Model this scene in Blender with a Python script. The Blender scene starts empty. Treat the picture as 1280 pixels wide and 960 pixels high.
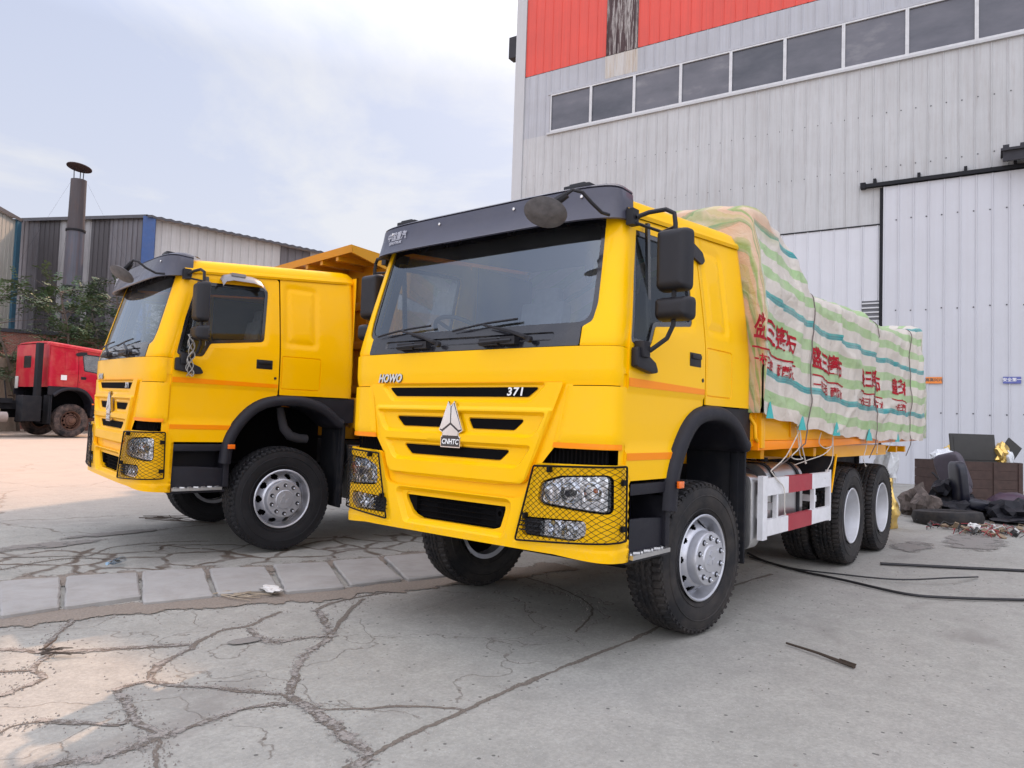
import bpy, bmesh, math, random
import numpy as np
from math import pi, sin, cos, radians as R, hypot, exp, sqrt, atan2
from mathutils import Vector, Matrix, noise
from mathutils.geometry import delaunay_2d_cdt
random.seed(7)
sc = bpy.context.scene
COL = sc.collection

# ---------------------------------------------------------------- materials
def new_mat(name):
    m = bpy.data.materials.new(name); m.use_nodes = True
    nt = m.node_tree; b = nt.nodes['Principled BSDF']
    return m, nt, b

def N(nt, t, **kw):
    n = nt.nodes.new(t)
    for k, v in kw.items():
        if k.startswith('i_'):
            key = k[2:]
            key = int(key) if key.isdigit() else key.replace('_', ' ')
            n.inputs[key].default_value = v
        else: setattr(n, k, v)
    return n

def rgba(c): return (c[0], c[1], c[2], 1.0)

def ramp(nt, src, stops, interp='LINEAR'):
    r = nt.nodes.new('ShaderNodeValToRGB'); r.color_ramp.interpolation = interp
    e = r.color_ramp.elements
    while len(e) > 1: e.remove(e[-1])
    e[0].position = stops[0][0]; e[0].color = rgba(stops[0][1]) if not isinstance(stops[0][1], float) else (stops[0][1],)*3+(1,)
    for p, c in stops[1:]:
        q = e.new(p); q.color = rgba(c) if not isinstance(c, float) else (c, c, c, 1)
    nt.links.new(src, r.inputs[0]); return r

def mixc(nt, fac, a, b, mode='MIX'):
    m = nt.nodes.new('ShaderNodeMix'); m.data_type = 'RGBA'; m.blend_type = mode
    for s, v in ((0, fac), (6, a), (7, b)):
        if hasattr(v, 'links') or hasattr(v, 'is_output'): nt.links.new(v, m.inputs[s])
        elif isinstance(v, (int, float)): m.inputs[s].default_value = v
        else: m.inputs[s].default_value = rgba(v)
    return m.outputs[2]

def math_n(nt, op, a, b=None):
    m = nt.nodes.new('ShaderNodeMath'); m.operation = op
    for i, v in enumerate((a, b)):
        if v is None: continue
        if isinstance(v, (int, float)): m.inputs[i].default_value = v
        else: nt.links.new(v, m.inputs[i])
    return m.outputs[0]

def coords(nt, kind='Object', scale=None, rot=None):
    t = nt.nodes.new('ShaderNodeTexCoord'); o = t.outputs[kind]
    if scale or rot:
        mp = nt.nodes.new('ShaderNodeMapping')
        if scale: mp.inputs['Scale'].default_value = scale
        if rot: mp.inputs['Rotation'].default_value = rot
        nt.links.new(o, mp.inputs[0]); o = mp.outputs[0]
    return o

def noise_n(nt, vec, scale, detail=4, rough=.55, dist=0):
    n = N(nt, 'ShaderNodeTexNoise'); n.inputs['Scale'].default_value = scale
    n.inputs['Detail'].default_value = detail; n.inputs['Roughness'].default_value = rough
    n.inputs['Distortion'].default_value = dist
    nt.links.new(vec, n.inputs['Vector']); return n.outputs[0]

def bump(nt, b, h, dist=.005, strength=.5):
    n = N(nt, 'ShaderNodeBump'); n.inputs['Strength'].default_value = strength
    n.inputs['Distance'].default_value = dist
    nt.links.new(h, n.inputs['Height']); nt.links.new(n.outputs[0], b.inputs['Normal']); return n

def basic(name, col, rough=.5, metal=0, var=.12, vscale=6, bmp=0, bscale=60, coat=0, dirt=None, dirtamt=.3, dscale=3, spec=.5):
    """generic surface: colour with soft noise variation, optional dust and bump"""
    m, nt, b = new_mat(name)
    v = coords(nt)
    n1 = noise_n(nt, v, vscale, 5, .6)
    r = ramp(nt, n1, [(.25, tuple(c*(1-var) for c in col)), (.75, tuple(min(1, c*(1+var)) for c in col))])
    out = r.outputs[0]
    if dirt:
        n2 = noise_n(nt, v, dscale, 7, .68, .4)
        f = ramp(nt, n2, [(.45, 0.0), (.75, float(dirtamt))])
        out = mixc(nt, f.outputs[0], out, dirt)
        rr = ramp(nt, n2, [(.4, float(rough)), (.75, float(min(1, rough+.3)))])
        nt.links.new(rr.outputs[0], b.inputs['Roughness'])
    else: b.inputs['Roughness'].default_value = rough
    nt.links.new(out, b.inputs['Base Color'])
    b.inputs['Metallic'].default_value = metal
    b.inputs['Specular IOR Level'].default_value = spec
    if coat:
        b.inputs['Coat Weight'].default_value = coat; b.inputs['Coat Roughness'].default_value = .06
    if bmp: bump(nt, b, noise_n(nt, v, bscale, 3), bmp, .5)
    return m

def glass_mat(name, tint=(.55, .6, .62), rough=.02, base=.06, top=.9, dust=0.06):
    """thin pane: clear tint seen through, mirror-like towards grazing angles, a film of dust"""
    m = bpy.data.materials.new(name); m.use_nodes = True; nt = m.node_tree
    nt.nodes.remove(nt.nodes['Principled BSDF'])
    out = nt.nodes['Material Output']
    tr = N(nt, 'ShaderNodeBsdfTransparent'); tr.inputs[0].default_value = rgba(tint)
    gl = N(nt, 'ShaderNodeBsdfGlossy'); gl.inputs['Roughness'].default_value = rough; gl.inputs[0].default_value = (.80, .90, 1, 1)
    fr = N(nt, 'ShaderNodeFresnel'); fr.inputs[0].default_value = 1.5
    k = math_n(nt, 'MULTIPLY_ADD', fr.outputs[0], top); k.node.inputs[2].default_value = base
    mx = N(nt, 'ShaderNodeMixShader'); nt.links.new(k, mx.inputs[0]); nt.links.new(tr.outputs[0], mx.inputs[1]); nt.links.new(gl.outputs[0], mx.inputs[2])
    df = N(nt, 'ShaderNodeBsdfDiffuse'); df.inputs[0].default_value = (.45, .45, .43, 1)
    n = noise_n(nt, coords(nt), 3, 6, .7)
    d = ramp(nt, n, [(.3, float(dust*.4)), (.8, float(dust*1.6))])
    m2 = N(nt, 'ShaderNodeMixShader'); nt.links.new(d.outputs[0], m2.inputs[0]); nt.links.new(mx.outputs[0], m2.inputs[1]); nt.links.new(df.outputs[0], m2.inputs[2])
    nt.links.new(m2.outputs[0], out.inputs[0]); return m

M = {}
def paint(name, col, dust=.15, low=None):
    m, nt, b = new_mat(name); v = coords(nt)
    n1 = noise_n(nt, v, 2.3, 6, .65, .3)
    sp_ = N(nt, 'ShaderNodeSeparateXYZ'); nt.links.new(v, sp_.inputs[0]); lo = ramp(nt, sp_.outputs[2], [(.7, 1.0), (.95, 0.0)]).outputs[0]
    n9 = noise_n(nt, v, 26, 6, .8)
    f0 = math_n(nt, 'ADD', ramp(nt, n1, [(.42, 0.0), (.8, float(dust))]).outputs[0], math_n(nt, 'MULTIPLY', math_n(nt, 'MULTIPLY', lo, ramp(nt, n9, [(.5, 0.0), (.75, 1.0)]).outputs[0]), .22)); f = f0.node
    c = mixc(nt, f.outputs[0], col, (.62, .45, .25))
    nt.links.new(c, b.inputs['Base Color'])
    rr = ramp(nt, n1, [(.3, .30), (.8, .48)]); nt.links.new(rr.outputs[0], b.inputs['Roughness'])
    b.inputs['Coat Weight'].default_value = .24; b.inputs['Coat Roughness'].default_value = .05; b.inputs['Specular IOR Level'].default_value = .08
    bump(nt, b, noise_n(nt, v, 5, 3), .003, .12)
    return m
M['yellow'] = paint('yellow_paint', (.95, .525, .0), .05)
M['yellow2'] = paint('dusty_yellow_paint', (.94, .49, .0), .07)
M['orange'] = paint('orange_stripe_paint', (.94, .27, .0), .05)  # deep orange: interreflection in the creases put into colour
M['bodyyel'] = paint('body_yellow_paint', (.90, .42, .0), .06)
M['bodydull'] = paint('dull_body_paint', (.50, .235, .008), .10)  # dusty body yellow, darkened to hold the shade between the trucks
M['red'] = paint('red_paint', (.45, .010, .030), .22)
M['visor'] = basic('visor_plastic', (.036, .036, .058), .34, coat=.25, bmp=.0012, bscale=220, dirt=(.25, .24, .24), dirtamt=.12)
M['plastic'] = basic('black_plastic', (.008, .008, .012), .45, spec=.4, bmp=.0012, bscale=250, dirt=(.10, .095, .09), dirtamt=.15)
M['cladding'] = basic('dark_arch_plastic', (.010, .010, .016), .5, spec=.35, bmp=.0012, bscale=250, dirt=(.10, .095, .09), dirtamt=.12)
M['gloss'] = basic('gloss_black', (.010, .010, .014), .16, coat=.6, dirt=(.12, .12, .12), dirtamt=.12)
M['chassis'] = basic('chassis_paint', (.008, .009, .013), .65, dirt=(.06, .055, .05), dirtamt=.35, dscale=6, spec=.3)
M['interior'] = basic('cab_trim', (.045, .045, .052), .85, spec=.2)
M['seatcloth'] = basic('seat_cloth', (.06, .065, .08), .9, bmp=.001, bscale=300)
M['plasticwrap'] = basic('plastic_wrap', (.35, .37, .40), .25, var=.3, bmp=.01, bscale=18)
M['chrome'] = basic('chrome', (.75, .76, .78), .12, 1, .08, bmp=.004, bscale=25)
M['silver'] = basic('silver_wheel_paint', (.55, .56, .60), .32, .65, .05, dirt=(.25, .23, .2), dirtamt=.2)
M['whitewheel'] = basic('pale_wheel_paint', (.62, .63, .66), .38, .25, .05, dirt=(.3, .27, .23), dirtamt=.35)
M['rust'] = basic('rusty_wheel', (.11, .055, .04), .85, .1, .4, 25, dirt=(.25, .15, .1), dirtamt=.6)
M['alu'] = basic('brushed_aluminium', (.60, .60, .60), .3, .9, .1, bmp=.002, bscale=40)
M['white'] = basic('white_rail_paint', (.72, .72, .74), .45, dirt=(.35, .32, .28), dirtamt=.3)
M['redstripe'] = basic('reflective_red', (.36, .018, .035), .4, dirt=(.3, .2, .18), dirtamt=.25)
M['lens'] = glass_mat('lamp_lens', (.92, .93, .95), .03, .08, .9, .05)
M['glass'] = glass_mat('tinted_glass', (.50, .54, .56), .015, .0, .7, .03)
M['wglass'] = glass_mat('windshield_glass', (.74, .80, .84), .012, .11, 1.0, .03)
M['void'] = basic('flat_black', (.005, .005, .006), .8, spec=.05)
M['dustyglass'] = glass_mat('dusty_glass', (.5, .55, .5), .08, .22, .8, .30)
M['amber'] = basic('amber_lens', (.85, .16, .01), .2, coat=.6)
M['white_letter'] = basic('white_lettering', (.8, .8, .8), .4)
M['silver_letter'] = basic('silver_lettering', (.7, .68, .66), .2, .7)
M['mirrorglass'] = basic('mirror_glass', (.8, .82, .85), .05, 1)
M['mesh'] = basic('black_mesh_wire', (.006, .006, .007), .5, spec=.15)
M['rope'] = basic('white_cord', (.62, .58, .52), .8)
M['cable'] = basic('black_cable', (.012, .012, .014), .5)
M['concgrey'] = None

def tyre_mat(name, dustc, amt):
    m, nt, b = new_mat(name); v = coords(nt)
    n = noise_n(nt, v, 5, 7, .65)
    f = ramp(nt, n, [(.4, 0.0), (.75, float(amt))])
    c = mixc(nt, f.outputs[0], (.010, .010, .012), dustc); b.inputs['Specular IOR Level'].default_value = .35
    nt.links.new(c, b.inputs['Base Color']); b.inputs['Roughness'].default_value = .62
    bump(nt, b, noise_n(nt, v, 90, 3), .001, .5); return m
M['tyre'] = tyre_mat('tyre_rubber', (.075, .062, .052), .6)
M['tyreblue'] = tyre_mat('tyre_rubber_dark', (.03, .03, .035), .4)
M['tyredust'] = tyre_mat('tyre_rubber_dusty', (.19, .13, .11), 1.0)

# ---------------------------------------------------------------- mesh builder
class MB:
    def __init__(s): s.v = []; s.f = []; s.m = []; s.uv = {}
    def add(s, vs, fs, mi=0):
        o = len(s.v); s.v += [tuple(p) for p in vs]
        s.f += [tuple(i+o for i in f) for f in fs]; s.m += [mi]*len(fs); return o
    def box(s, c, d, rot=None, mi=0, taper=1.0):
        hx, hy, hz = d[0]/2, d[1]/2, d[2]/2
        P = [Vector((x*hx*(taper if z > 0 else 1), y*hy*(taper if z > 0 else 1), z*hz)) for z in (-1, 1) for x, y in ((-1, -1), (1, -1), (1, 1), (-1, 1))]
        if rot is not None:
            if not isinstance(rot, Matrix): rot = Matrix.Rotation(rot[2], 3, 'Z') @ Matrix.Rotation(rot[1], 3, 'Y') @ Matrix.Rotation(rot[0], 3, 'X')
            P = [rot @ p for p in P]
        c = Vector(c)
        s.add([c+p for p in P], [(3, 2, 1, 0), (4, 5, 6, 7), (0, 1, 5, 4), (1, 2, 6, 5), (2, 3, 7, 6), (3, 0, 4, 7)], mi)
    def bbox(s, lo, hi, mi=0):
        s.box([(a+b)/2 for a, b in zip(lo, hi)], [abs(b-a) for a, b in zip(lo, hi)], None, mi)
    def tube(s, pts, r, n=8, mi=0, closed=False, cap=True):
        pts = [Vector(p) for p in pts]; k = len(pts)
        rs = r if isinstance(r, (list, tuple)) else [r]*k
        rings = []; prev = None
        for i, p in enumerate(pts):
            a = pts[i-1] if (i > 0 or closed) else p; b = pts[(i+1) % k] if (i < k-1 or closed) else p
            t = (b-a); t = t.normalized() if t.length > 1e-9 else Vector((0, 0, 1))
            if prev is None:
                up = Vector((0, 0, 1)) if abs(t.z) < .9 else Vector((1, 0, 0)); u = t.cross(up).normalized()
            else:
                u = prev - t*prev.dot(t); u = u.normalized() if u.length > 1e-6 else t.orthogonal().normalized()
            prev = u; w = t.cross(u)
            rings.append([p+(u*cos(2*pi*j/n)+w*sin(2*pi*j/n))*rs[i] for j in range(n)])
        vs = [q for r_ in rings for q in r_]; fs = []
        for i in range(k if closed else k-1):
            a = i*n; b = ((i+1) % k)*n
            for j in range(n): fs.append((a+j, a+(j+1) % n, b+(j+1) % n, b+j))
        if cap and not closed: fs += [tuple(range(n))[::-1], tuple((k-1)*n+j for j in range(n))]
        s.add(vs, fs, mi)
    def lathe(s, prof, n=48, axis='y', c=(0, 0, 0), mi=0, closed=False, cap=False):
        """prof: list of (axial, radius)"""
        vs = []; fs = []; k = len(prof)
        for a, r in prof:
            for j in range(n):
                t = 2*pi*j/n
                if axis == 'y': vs.append((c[0]+r*cos(t), c[1]+a, c[2]+r*sin(t)))
                elif axis == 'x': vs.append((c[0]+a, c[1]+r*cos(t), c[2]+r*sin(t)))
                else: vs.append((c[0]+r*cos(t), c[1]+r*sin(t), c[2]+a))
        for i in range(k if closed else k-1):
            i2 = (i+1) % k
            for j in range(n): fs.append((i*n+j, i*n+(j+1) % n, i2*n+(j+1) % n, i2*n+j))
        if cap and not closed:
            if prof[0][1] > 1e-5: fs.append(tuple(range(n))[::-1])
            if prof[-1][1] > 1e-5: fs.append(tuple((k-1)*n+j for j in range(n)))
        s.add(vs, fs, mi)
    def grid(s, rows, mi=0, closeu=False):
        k = len(rows); n = len(rows[0]); fs = []
        for i in range(k-1):
            for j in range(n if closeu else n-1): fs.append((i*n+j, i*n+(j+1) % n, (i+1)*n+(j+1) % n, (i+1)*n+j))
        return s.add([p for r in rows for p in r], fs, mi)
    def prism(s, poly, lo, hi, axis='y', mi=0):
        """2-D polygon extruded along axis; poly coords are the other two axes in xyz order"""
        n = len(poly)
        def P(a, b, h):
            return (h, a, b) if axis == 'x' else ((a, h, b) if axis == 'y' else (a, b, h))
        vs = [P(a, b, lo) for a, b in poly]+[P(a, b, hi) for a, b in poly]
        fs = [tuple(range(n))[::-1], tuple(range(n, 2*n))]+[(i, (i+1) % n, n+(i+1) % n, n+i) for i in range(n)]
        s.add(vs, fs, mi)
    def build(s, name, mats, parent=None, smooth=35, recalc=True, bevel=0, merge=True):
        me = bpy.data.meshes.new(name)
        me.from_pydata(s.v, [], s.f)
        if not isinstance(mats, (list, tuple)): mats = [mats]
        for m in mats: me.materials.append(m)
        me.polygons.foreach_set('material_index', s.m)
        if merge or recalc or bevel:
            bm = bmesh.new(); bm.from_mesh(me)
            if merge: bmesh.ops.remove_doubles(bm, verts=bm.verts, dist=1e-5)
            if bevel:
                es = [e for e in bm.edges if len(e.link_faces) == 2 and e.calc_face_angle(0) > R(40)]
                bmesh.ops.bevel(bm, geom=es, offset=bevel, segments=2, affect='EDGES', profile=.6, clamp_overlap=True)
            if recalc: bmesh.ops.recalc_face_normals(bm, faces=bm.faces)
            bm.to_mesh(me); bm.free()
        me.update()
        if smooth:
            me.polygons.foreach_set('use_smooth', [True]*len(me.polygons))
            me.set_sharp_from_angle(angle=R(smooth))
        o = bpy.data.objects.new(name, me); COL.objects.link(o)
        if parent is not None: o.parent = parent
        return o

def tag(o, label=None, cat=None, group=None, kind=None):
    if label: o['label'] = label
    if cat: o['category'] = cat
    if group: o['group'] = group
    if kind: o['kind'] = kind
    return o
def thing(name, label, cat, loc=(0, 0, 0), rz=0, group=None):
    o = bpy.data.objects.new(name, None); COL.objects.link(o)
    o.location = loc; o.rotation_euler = (0, 0, rz)
    return tag(o, label, cat, group)

# ---------------------------------------------------------------- 2-D helpers
def fillet(poly, r, n=5):
    out = []; k = len(poly)
    for i in range(k):
        p = Vector(poly[i]); a = Vector(poly[i-1]); b = Vector(poly[(i+1) % k])
        rr = r[i] if isinstance(r, (list, tuple)) else r
        if rr < 1e-5: out.append(tuple(p)); continue
        d1 = (a-p); d2 = (b-p); l1, l2 = d1.length, d2.length; d1 /= l1; d2 /= l2
        ang = math.acos(max(-1, min(1, d1.dot(d2))))
        if ang > pi-.05: out.append(tuple(p)); continue
        t = min(rr/math.tan(ang/2), l1*.48, l2*.48)
        q1 = p+d1*t; q2 = p+d2*t
        for j in range(n+1):
            u = j/n; out.append(tuple(q1*(1-u)**2+p*2*u*(1-u)+q2*u*u))
    return out
def area(p): return sum(p[i-1][0]*p[i][1]-p[i][0]*p[i-1][1] for i in range(len(p)))/2
def offset(poly, d):
    """positive d shrinks"""
    s = 1 if area(poly) > 0 else -1; out = []; k = len(poly)
    for i in range(k):
        a, p, b = Vector(poly[i-1]), Vector(poly[i]), Vector(poly[(i+1) % k])
        e1 = (p-a); e2 = (b-p)
        if e1.length < 1e-7 or e2.length < 1e-7: continue
        n1 = Vector((-e1.y, e1.x)).normalized(); n2 = Vector((-e2.y, e2.x)).normalized()
        n = n1+n2
        if n.length < .3: n = n1
        n.normalize(); c = max(.4, n.dot(n1))
        out.append(tuple(p+n*(s*d/c)))
    return out
def resamp(poly, step):
    out = []
    for i in range(len(poly)):
        a = np.array(poly[i]); b = np.array(poly[(i+1) % len(poly)]); l = np.hypot(*(b-a))
        n = max(1, int(math.ceil(l/step-.01)))
        for j in range(n): out.append(tuple(a+(b-a)*j/n))
    return out
def inside(P, poly):
    P = np.asarray(P); x, y = P[:, 0], P[:, 1]; c = np.zeros(len(P), bool); k = len(poly)
    for i in range(k):
        x1, y1 = poly[i-1]; x2, y2 = poly[i]
        if y1 == y2: continue
        m = ((y1 > y) != (y2 > y)); xi = (x2-x1)*(y-y1)/(y2-y1)+x1
        c ^= m & (x < xi)
    return c
def sdf(P, poly):
    """signed distance, positive inside"""
    P = np.asarray(P, float); d = np.full(len(P), 1e9); k = len(poly)
    for i in range(k):
        a = np.array(poly[i-1]); b = np.array(poly[i]); e = b-a; L2 = (e*e).sum()
        if L2 < 1e-14: continue
        t = np.clip(((P-a)@e)/L2, 0, 1); q = P-a-np.outer(t, e); d = np.minimum(d, np.hypot(q[:, 0], q[:, 1]))
    return np.where(inside(P, poly), d, -d)
def sstep(x): x = np.clip(x, 0, 1); return x*x*(3-2*x)

def sheet(mb, outline, S, holes=(), step=.04, reliefs=(), thick=0., tdir=(1, 0, 0), mi=0, extra=()):
    """outline with holes in (u,v) mapped by S(u,v,d) onto a curved surface; reliefs=[(poly,depth,width)] push the
    surface along S's own offset d (negative = in). thick closes the back."""
    cons = [resamp(outline, step)]+[resamp(h, step) for h in holes]
    if area(cons[0]) < 0: cons[0] = cons[0][::-1]
    for poly, dep, w in reliefs:
        cons.append(resamp(poly, step)); o = offset(poly, w)
        cons.append(resamp(o, step))
    for e in extra: cons.append(resamp(e, step))
    V = []; Eg = []
    for c in cons:
        o = len(V); V += c; Eg += [(o+i, o+(i+1) % len(c)) for i in range(len(c))]
    A = np.array(V); O = np.array(outline)
    lo = O.min(0); hi = O.max(0)
    gx = np.arange(lo[0]+step/2, hi[0], step); gy = np.arange(lo[1]+step/2, hi[1], step)
    G = np.array([(x+(step*.5 if j % 2 else 0), y) for j, y in enumerate(gy) for x in gx])
    if len(G):
        G = G[inside(G, outline)]
        if len(G):
            keep = np.ones(len(G), bool)
            for i in range(0, len(G), 500):
                d = np.sqrt(((G[i:i+500, None, :]-A[None])**2).sum(2)).min(1); keep[i:i+500] = d > step*.42
            G = G[keep]
            V = V+[tuple(g) for g in G]
    r = delaunay_2d_cdt([Vector(v) for v in V], Eg, [], 0, 1e-6)
    v2 = np.array([tuple(v) for v in r[0]]); F = r[2]
    T = np.array([[f[0], f[1], f[2]] for f in F if len(f) == 3])
    cen = v2[T].mean(1); ok = inside(cen, outline)
    for h in holes: ok &= ~inside(cen, h)
    T = T[ok]
    D = np.zeros(len(v2))
    for poly, dep, w in reliefs: D += dep*sstep(sdf(v2, poly)/w)
    pts = [Vector(S(u, v, d)) for (u, v), d in zip(v2, D)]
    used = sorted(set(T.flatten().tolist())); mp = {u: i for i, u in enumerate(used)}
    tri = [tuple(mp[i] for i in t) for t in T.tolist()]
    front = [pts[u] for u in used]
    if thick:
        cnt = {}
        for t in tri:
            for i in range(3):
                a, b = t[i], t[(i+1) % 3]; cnt[(a, b)] = 1
        be = [(a, b) for (a, b) in cnt if (b, a) not in cnt]
        n = len(front); td = Vector(tdir)*thick
        back = [p-td for p in front]
        fs = tri+[(t[2]+n, t[1]+n, t[0]+n) for t in tri]+[(b, a, a+n, b+n) for a, b in be]
        mb.add(front+back, fs, mi)
    else: mb.add(front, tri, mi)
    return mb

def flip(poly): return [(-a, b) for a, b in poly][::-1]
def rect(x0, y0, x1, y1): return [(x0, y0), (x1, y0), (x1, y1), (x0, y1)]

_font_cache = {}
def text_tris(body, size=1, shear=0, bold=0, sx=1, spacing=1, res=2):
    """flat triangles of a line of text, centred at the origin, from Blender's own font"""
    cu = bpy.data.curves.new('t', 'FONT'); cu.body = body; cu.size = size; cu.shear = shear; cu.resolution_u = res
    cu.align_x = 'CENTER'; cu.align_y = 'CENTER'; cu.offset = bold; cu.space_character = spacing
    o = bpy.data.objects.new('t', cu); COL.objects.link(o)
    dg = bpy.context.evaluated_depsgraph_get(); dg.update()
    me = bpy.data.meshes.new_from_object(o.evaluated_get(dg))
    bpy.data.objects.remove(o); bpy.data.curves.remove(cu)
    vs = [(v.co.x*sx, v.co.y) for v in me.vertices]; fs = [tuple(p.vertices) for p in me.polygons]
    bpy.data.meshes.remove(me)
    return vs, fs
def text_on(mb, body, S, c=(0, 0), size=.1, d=.003, dirx=1, shear=0, bold=0, sx=1, spacing=1, cut=None, mi=0):
    vs, fs = text_tris(body, size, shear, bold, sx, spacing)
    if cut:
        bm = bmesh.new(); bv = [bm.verts.new((x, y, 0)) for x, y in vs]
        for f in fs:
            try: bm.faces.new([bv[i] for i in f])
            except ValueError: pass
        xs = [v[0] for v in vs]; ys = [v[1] for v in vs]
        for ax, lo, hi in ((0, min(xs), max(xs)), (1, min(ys), max(ys))):
            t = lo+cut
            while t < hi:
                co = (t, 0, 0) if ax == 0 else (0, t, 0); no = (1, 0, 0) if ax == 0 else (0, 1, 0)
                bmesh.ops.bisect_plane(bm, geom=bm.verts[:]+bm.edges[:]+bm.faces[:], plane_co=co, plane_no=no); t += cut
        bm.verts.index_update(); vs = [(v.co.x, v.co.y) for v in bm.verts]; fs = [tuple(v.index for v in f.verts) for f in bm.faces]; bm.free()
    mb.add([S(c[0]+dirx*x, c[1]+y, d) for x, y in vs], fs, mi)
# ---------------------------------------------------------------- lorry cab surfaces (x forward, y left, z up, origin under the front axle)
def Ys(z): return 1.20 if z < 2.0 else 1.20-.10*((z-2.0)/.85)**1.25
_p = 4.2
_t = np.linspace(0, pi/2, 400)
_yn = np.sin(_t)**(2/_p); _xn = np.cos(_t)**(2/_p)
_Y = _yn*1.215; _X = _xn*.20
_s = np.concatenate([[0], np.cumsum(np.hypot(np.diff(_Y), np.diff(_X)))])
SMAX = float(_s[-1])
_nx = np.gradient(_Y, _s); _ny = -np.gradient(_X, _s)
def Sf(s, z, d=0.0):
    """front of the cab: s = distance from the centre line measured round the curved front"""
    a = abs(s); sg = 1 if s >= 0 else -1
    i = min(a, SMAX)
    y = float(np.interp(i, _s, _Y)); x = float(np.interp(i, _s, _X)); nx = float(np.interp(i, _s, _nx)); ny = float(np.interp(i, _s, _ny))
    w = Ys(z)/1.215*.987
    if a > SMAX: x -= (a-SMAX)
    xs = 1.19 if z < 1.95 else 1.19-.215*((z-1.95)/.85)
    if z < 1.6: xs += .012*(1.6-z)
    return (xs+x+nx*d, sg*(y*w+ny*d), z)
def side_S(sg):
    def S(x, z, d=0.0):
        r = .09; x0 = -.66; y = Ys(z)+.004*sin((z-1.1)*2.4)
        if x >= x0: return (x, sg*(y+d), z)
        a = min((x0-x)/r, pi/2)
        return (x0-(r+d)*sin(a), sg*(y-r+(r+d)*cos(a)), z)
    return S
def zl(x): return 2.815+.078*(1.0-x)

WIN = fillet([(1.155, 1.965), (.905, 1.965), (.835, 2.10), (.30, 2.165), (.255, 2.74), (1.005, 2.705)], [.04, .05, .04, .05, .07, .05])
DOOR = fillet([(1.185, 1.135), (.66, 1.135), (.50, 1.40), (.34, 1.56), (.13, 1.625), (.145, zl(.14)-.035), (.985, zl(.98)-.035), (1.178, 1.95)], [.03, .04, .1, .1, .02, .04, .06, .3])

def wheel_front(root, cx, cy, sg, steer, mats, rusty=False, hub=True):
    """tyre + alloy-look disc rim with hand holes, hub plate and ten nuts"""
    w = bpy.data.objects.new('wheel', None); COL.objects.link(w); w.parent = root
    w.location = (cx, cy, .5425); w.rotation_euler = (0, 0, steer)
    tyre(w, sg, 0, mats['tyre'], 'front')
    mb = MB()
    # rim barrel and disc; axial a is measured outwards
    prof = [(.145, .308), (.150, .300), (.142, .288), (.10, .280), (.05, .272), (-.02, .262), (-.13, .262), (-.14, .30)]
    mb.lathe([(sg*a, r) for a, r in prof], 64)
    ro, ri = .272, .188
    # disc cone with ten oval holes
    n = 120
    def cone(r): t = (ro-r)/(ro-ri); return .045+.085*sstep(t)*1.0
    rows = []
    for i, r in enumerate(np.linspace(ro, ri, 17)):
        rows.append([(r*cos(2*pi*j/n), sg*float(cone(r)), r*sin(2*pi*j/n)) for j in range(n)])
    o = len(mb.v); vs = [p for r in rows for p in r]; fs = []
    for i in range(16):
        for j in range(n):
            rm = ro-(ro-ri)*(i+.5)/16; th = 2*pi*(j+.5)/n
            k = round(th/(2*pi/10)); dth = th-k*2*pi/10
            if ((dth*rm)/.033)**2+((rm-.238)/.028)**2 < 1: continue
            fs.append((i*n+j, i*n+(j+1) % n, (i+1)*n+(j+1) % n, (i+1)*n+j))
    mb.add(vs, fs)
    mb.build('rim', mats['rim'], w, smooth=40)
    h = MB(); h.lathe([(sg*-.02, .25), (sg*.02, .25), (sg*.03, .10), (sg*.03, .0001)], 32); h.lathe([(sg*-.03, .0001), (sg*-.03, .26)], 32); h.build('brake_drum', M['void'], w); h = MB()
    if hub:
        h.lathe([(sg*a, r) for a, r in [(.10, .192), (.185, .192), (.198, .184), (.20, .174), (.201, .10), (.210, .092), (.213, .0001)]], 48)
        h.build('hub_plate', mats['rim'], w)
        for k in range(10):
            nb = eb = MB(); t = 2*pi*(k+.5)/10; c = (.147*cos(t), sg*.201, .147*sin(t))
            nb.lathe([(sg*(-.001), .0205), (sg*.003, .0205), (sg*.003, .013)], 14, c=c)
            eb.lathe([(0, .0135), (sg*.022, .0135), (sg*.022, .008), (sg*.016, .0001)], 6, c=c, mi=1)
            eb.build('wheel_nut', [M['plastic'], M['chrome']], w)
        lg = MB()
        for a0 in (90, 210, 330):
            P = [(0, .012), (.028, .03), (.0, .062), (-.028, .03)]
            a = R(a0-90); lg.prism([(x*cos(a)-z*sin(a), x*sin(a)+z*cos(a)) for x, z in P], sg*.2125, sg*.2165)
        lg.build('hub_emblem', mats['rim'], w)
    else:
        h.lathe([(sg*a, r) for a, r in [(.08, .165), (.14, .16), (.145, .10), (.22, .085), (.235, .06), (.235, .0001)]], 32)
        for k in range(10):
            t = 2*pi*(k+.5)/10
            h.lathe([(0, .014), (sg*.03, .014), (sg*.03, .0001)], 6, c=(.135*cos(t), sg*.14, .135*sin(t)))
        h.build('hub', mats['rim'], w)
    return w

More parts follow.
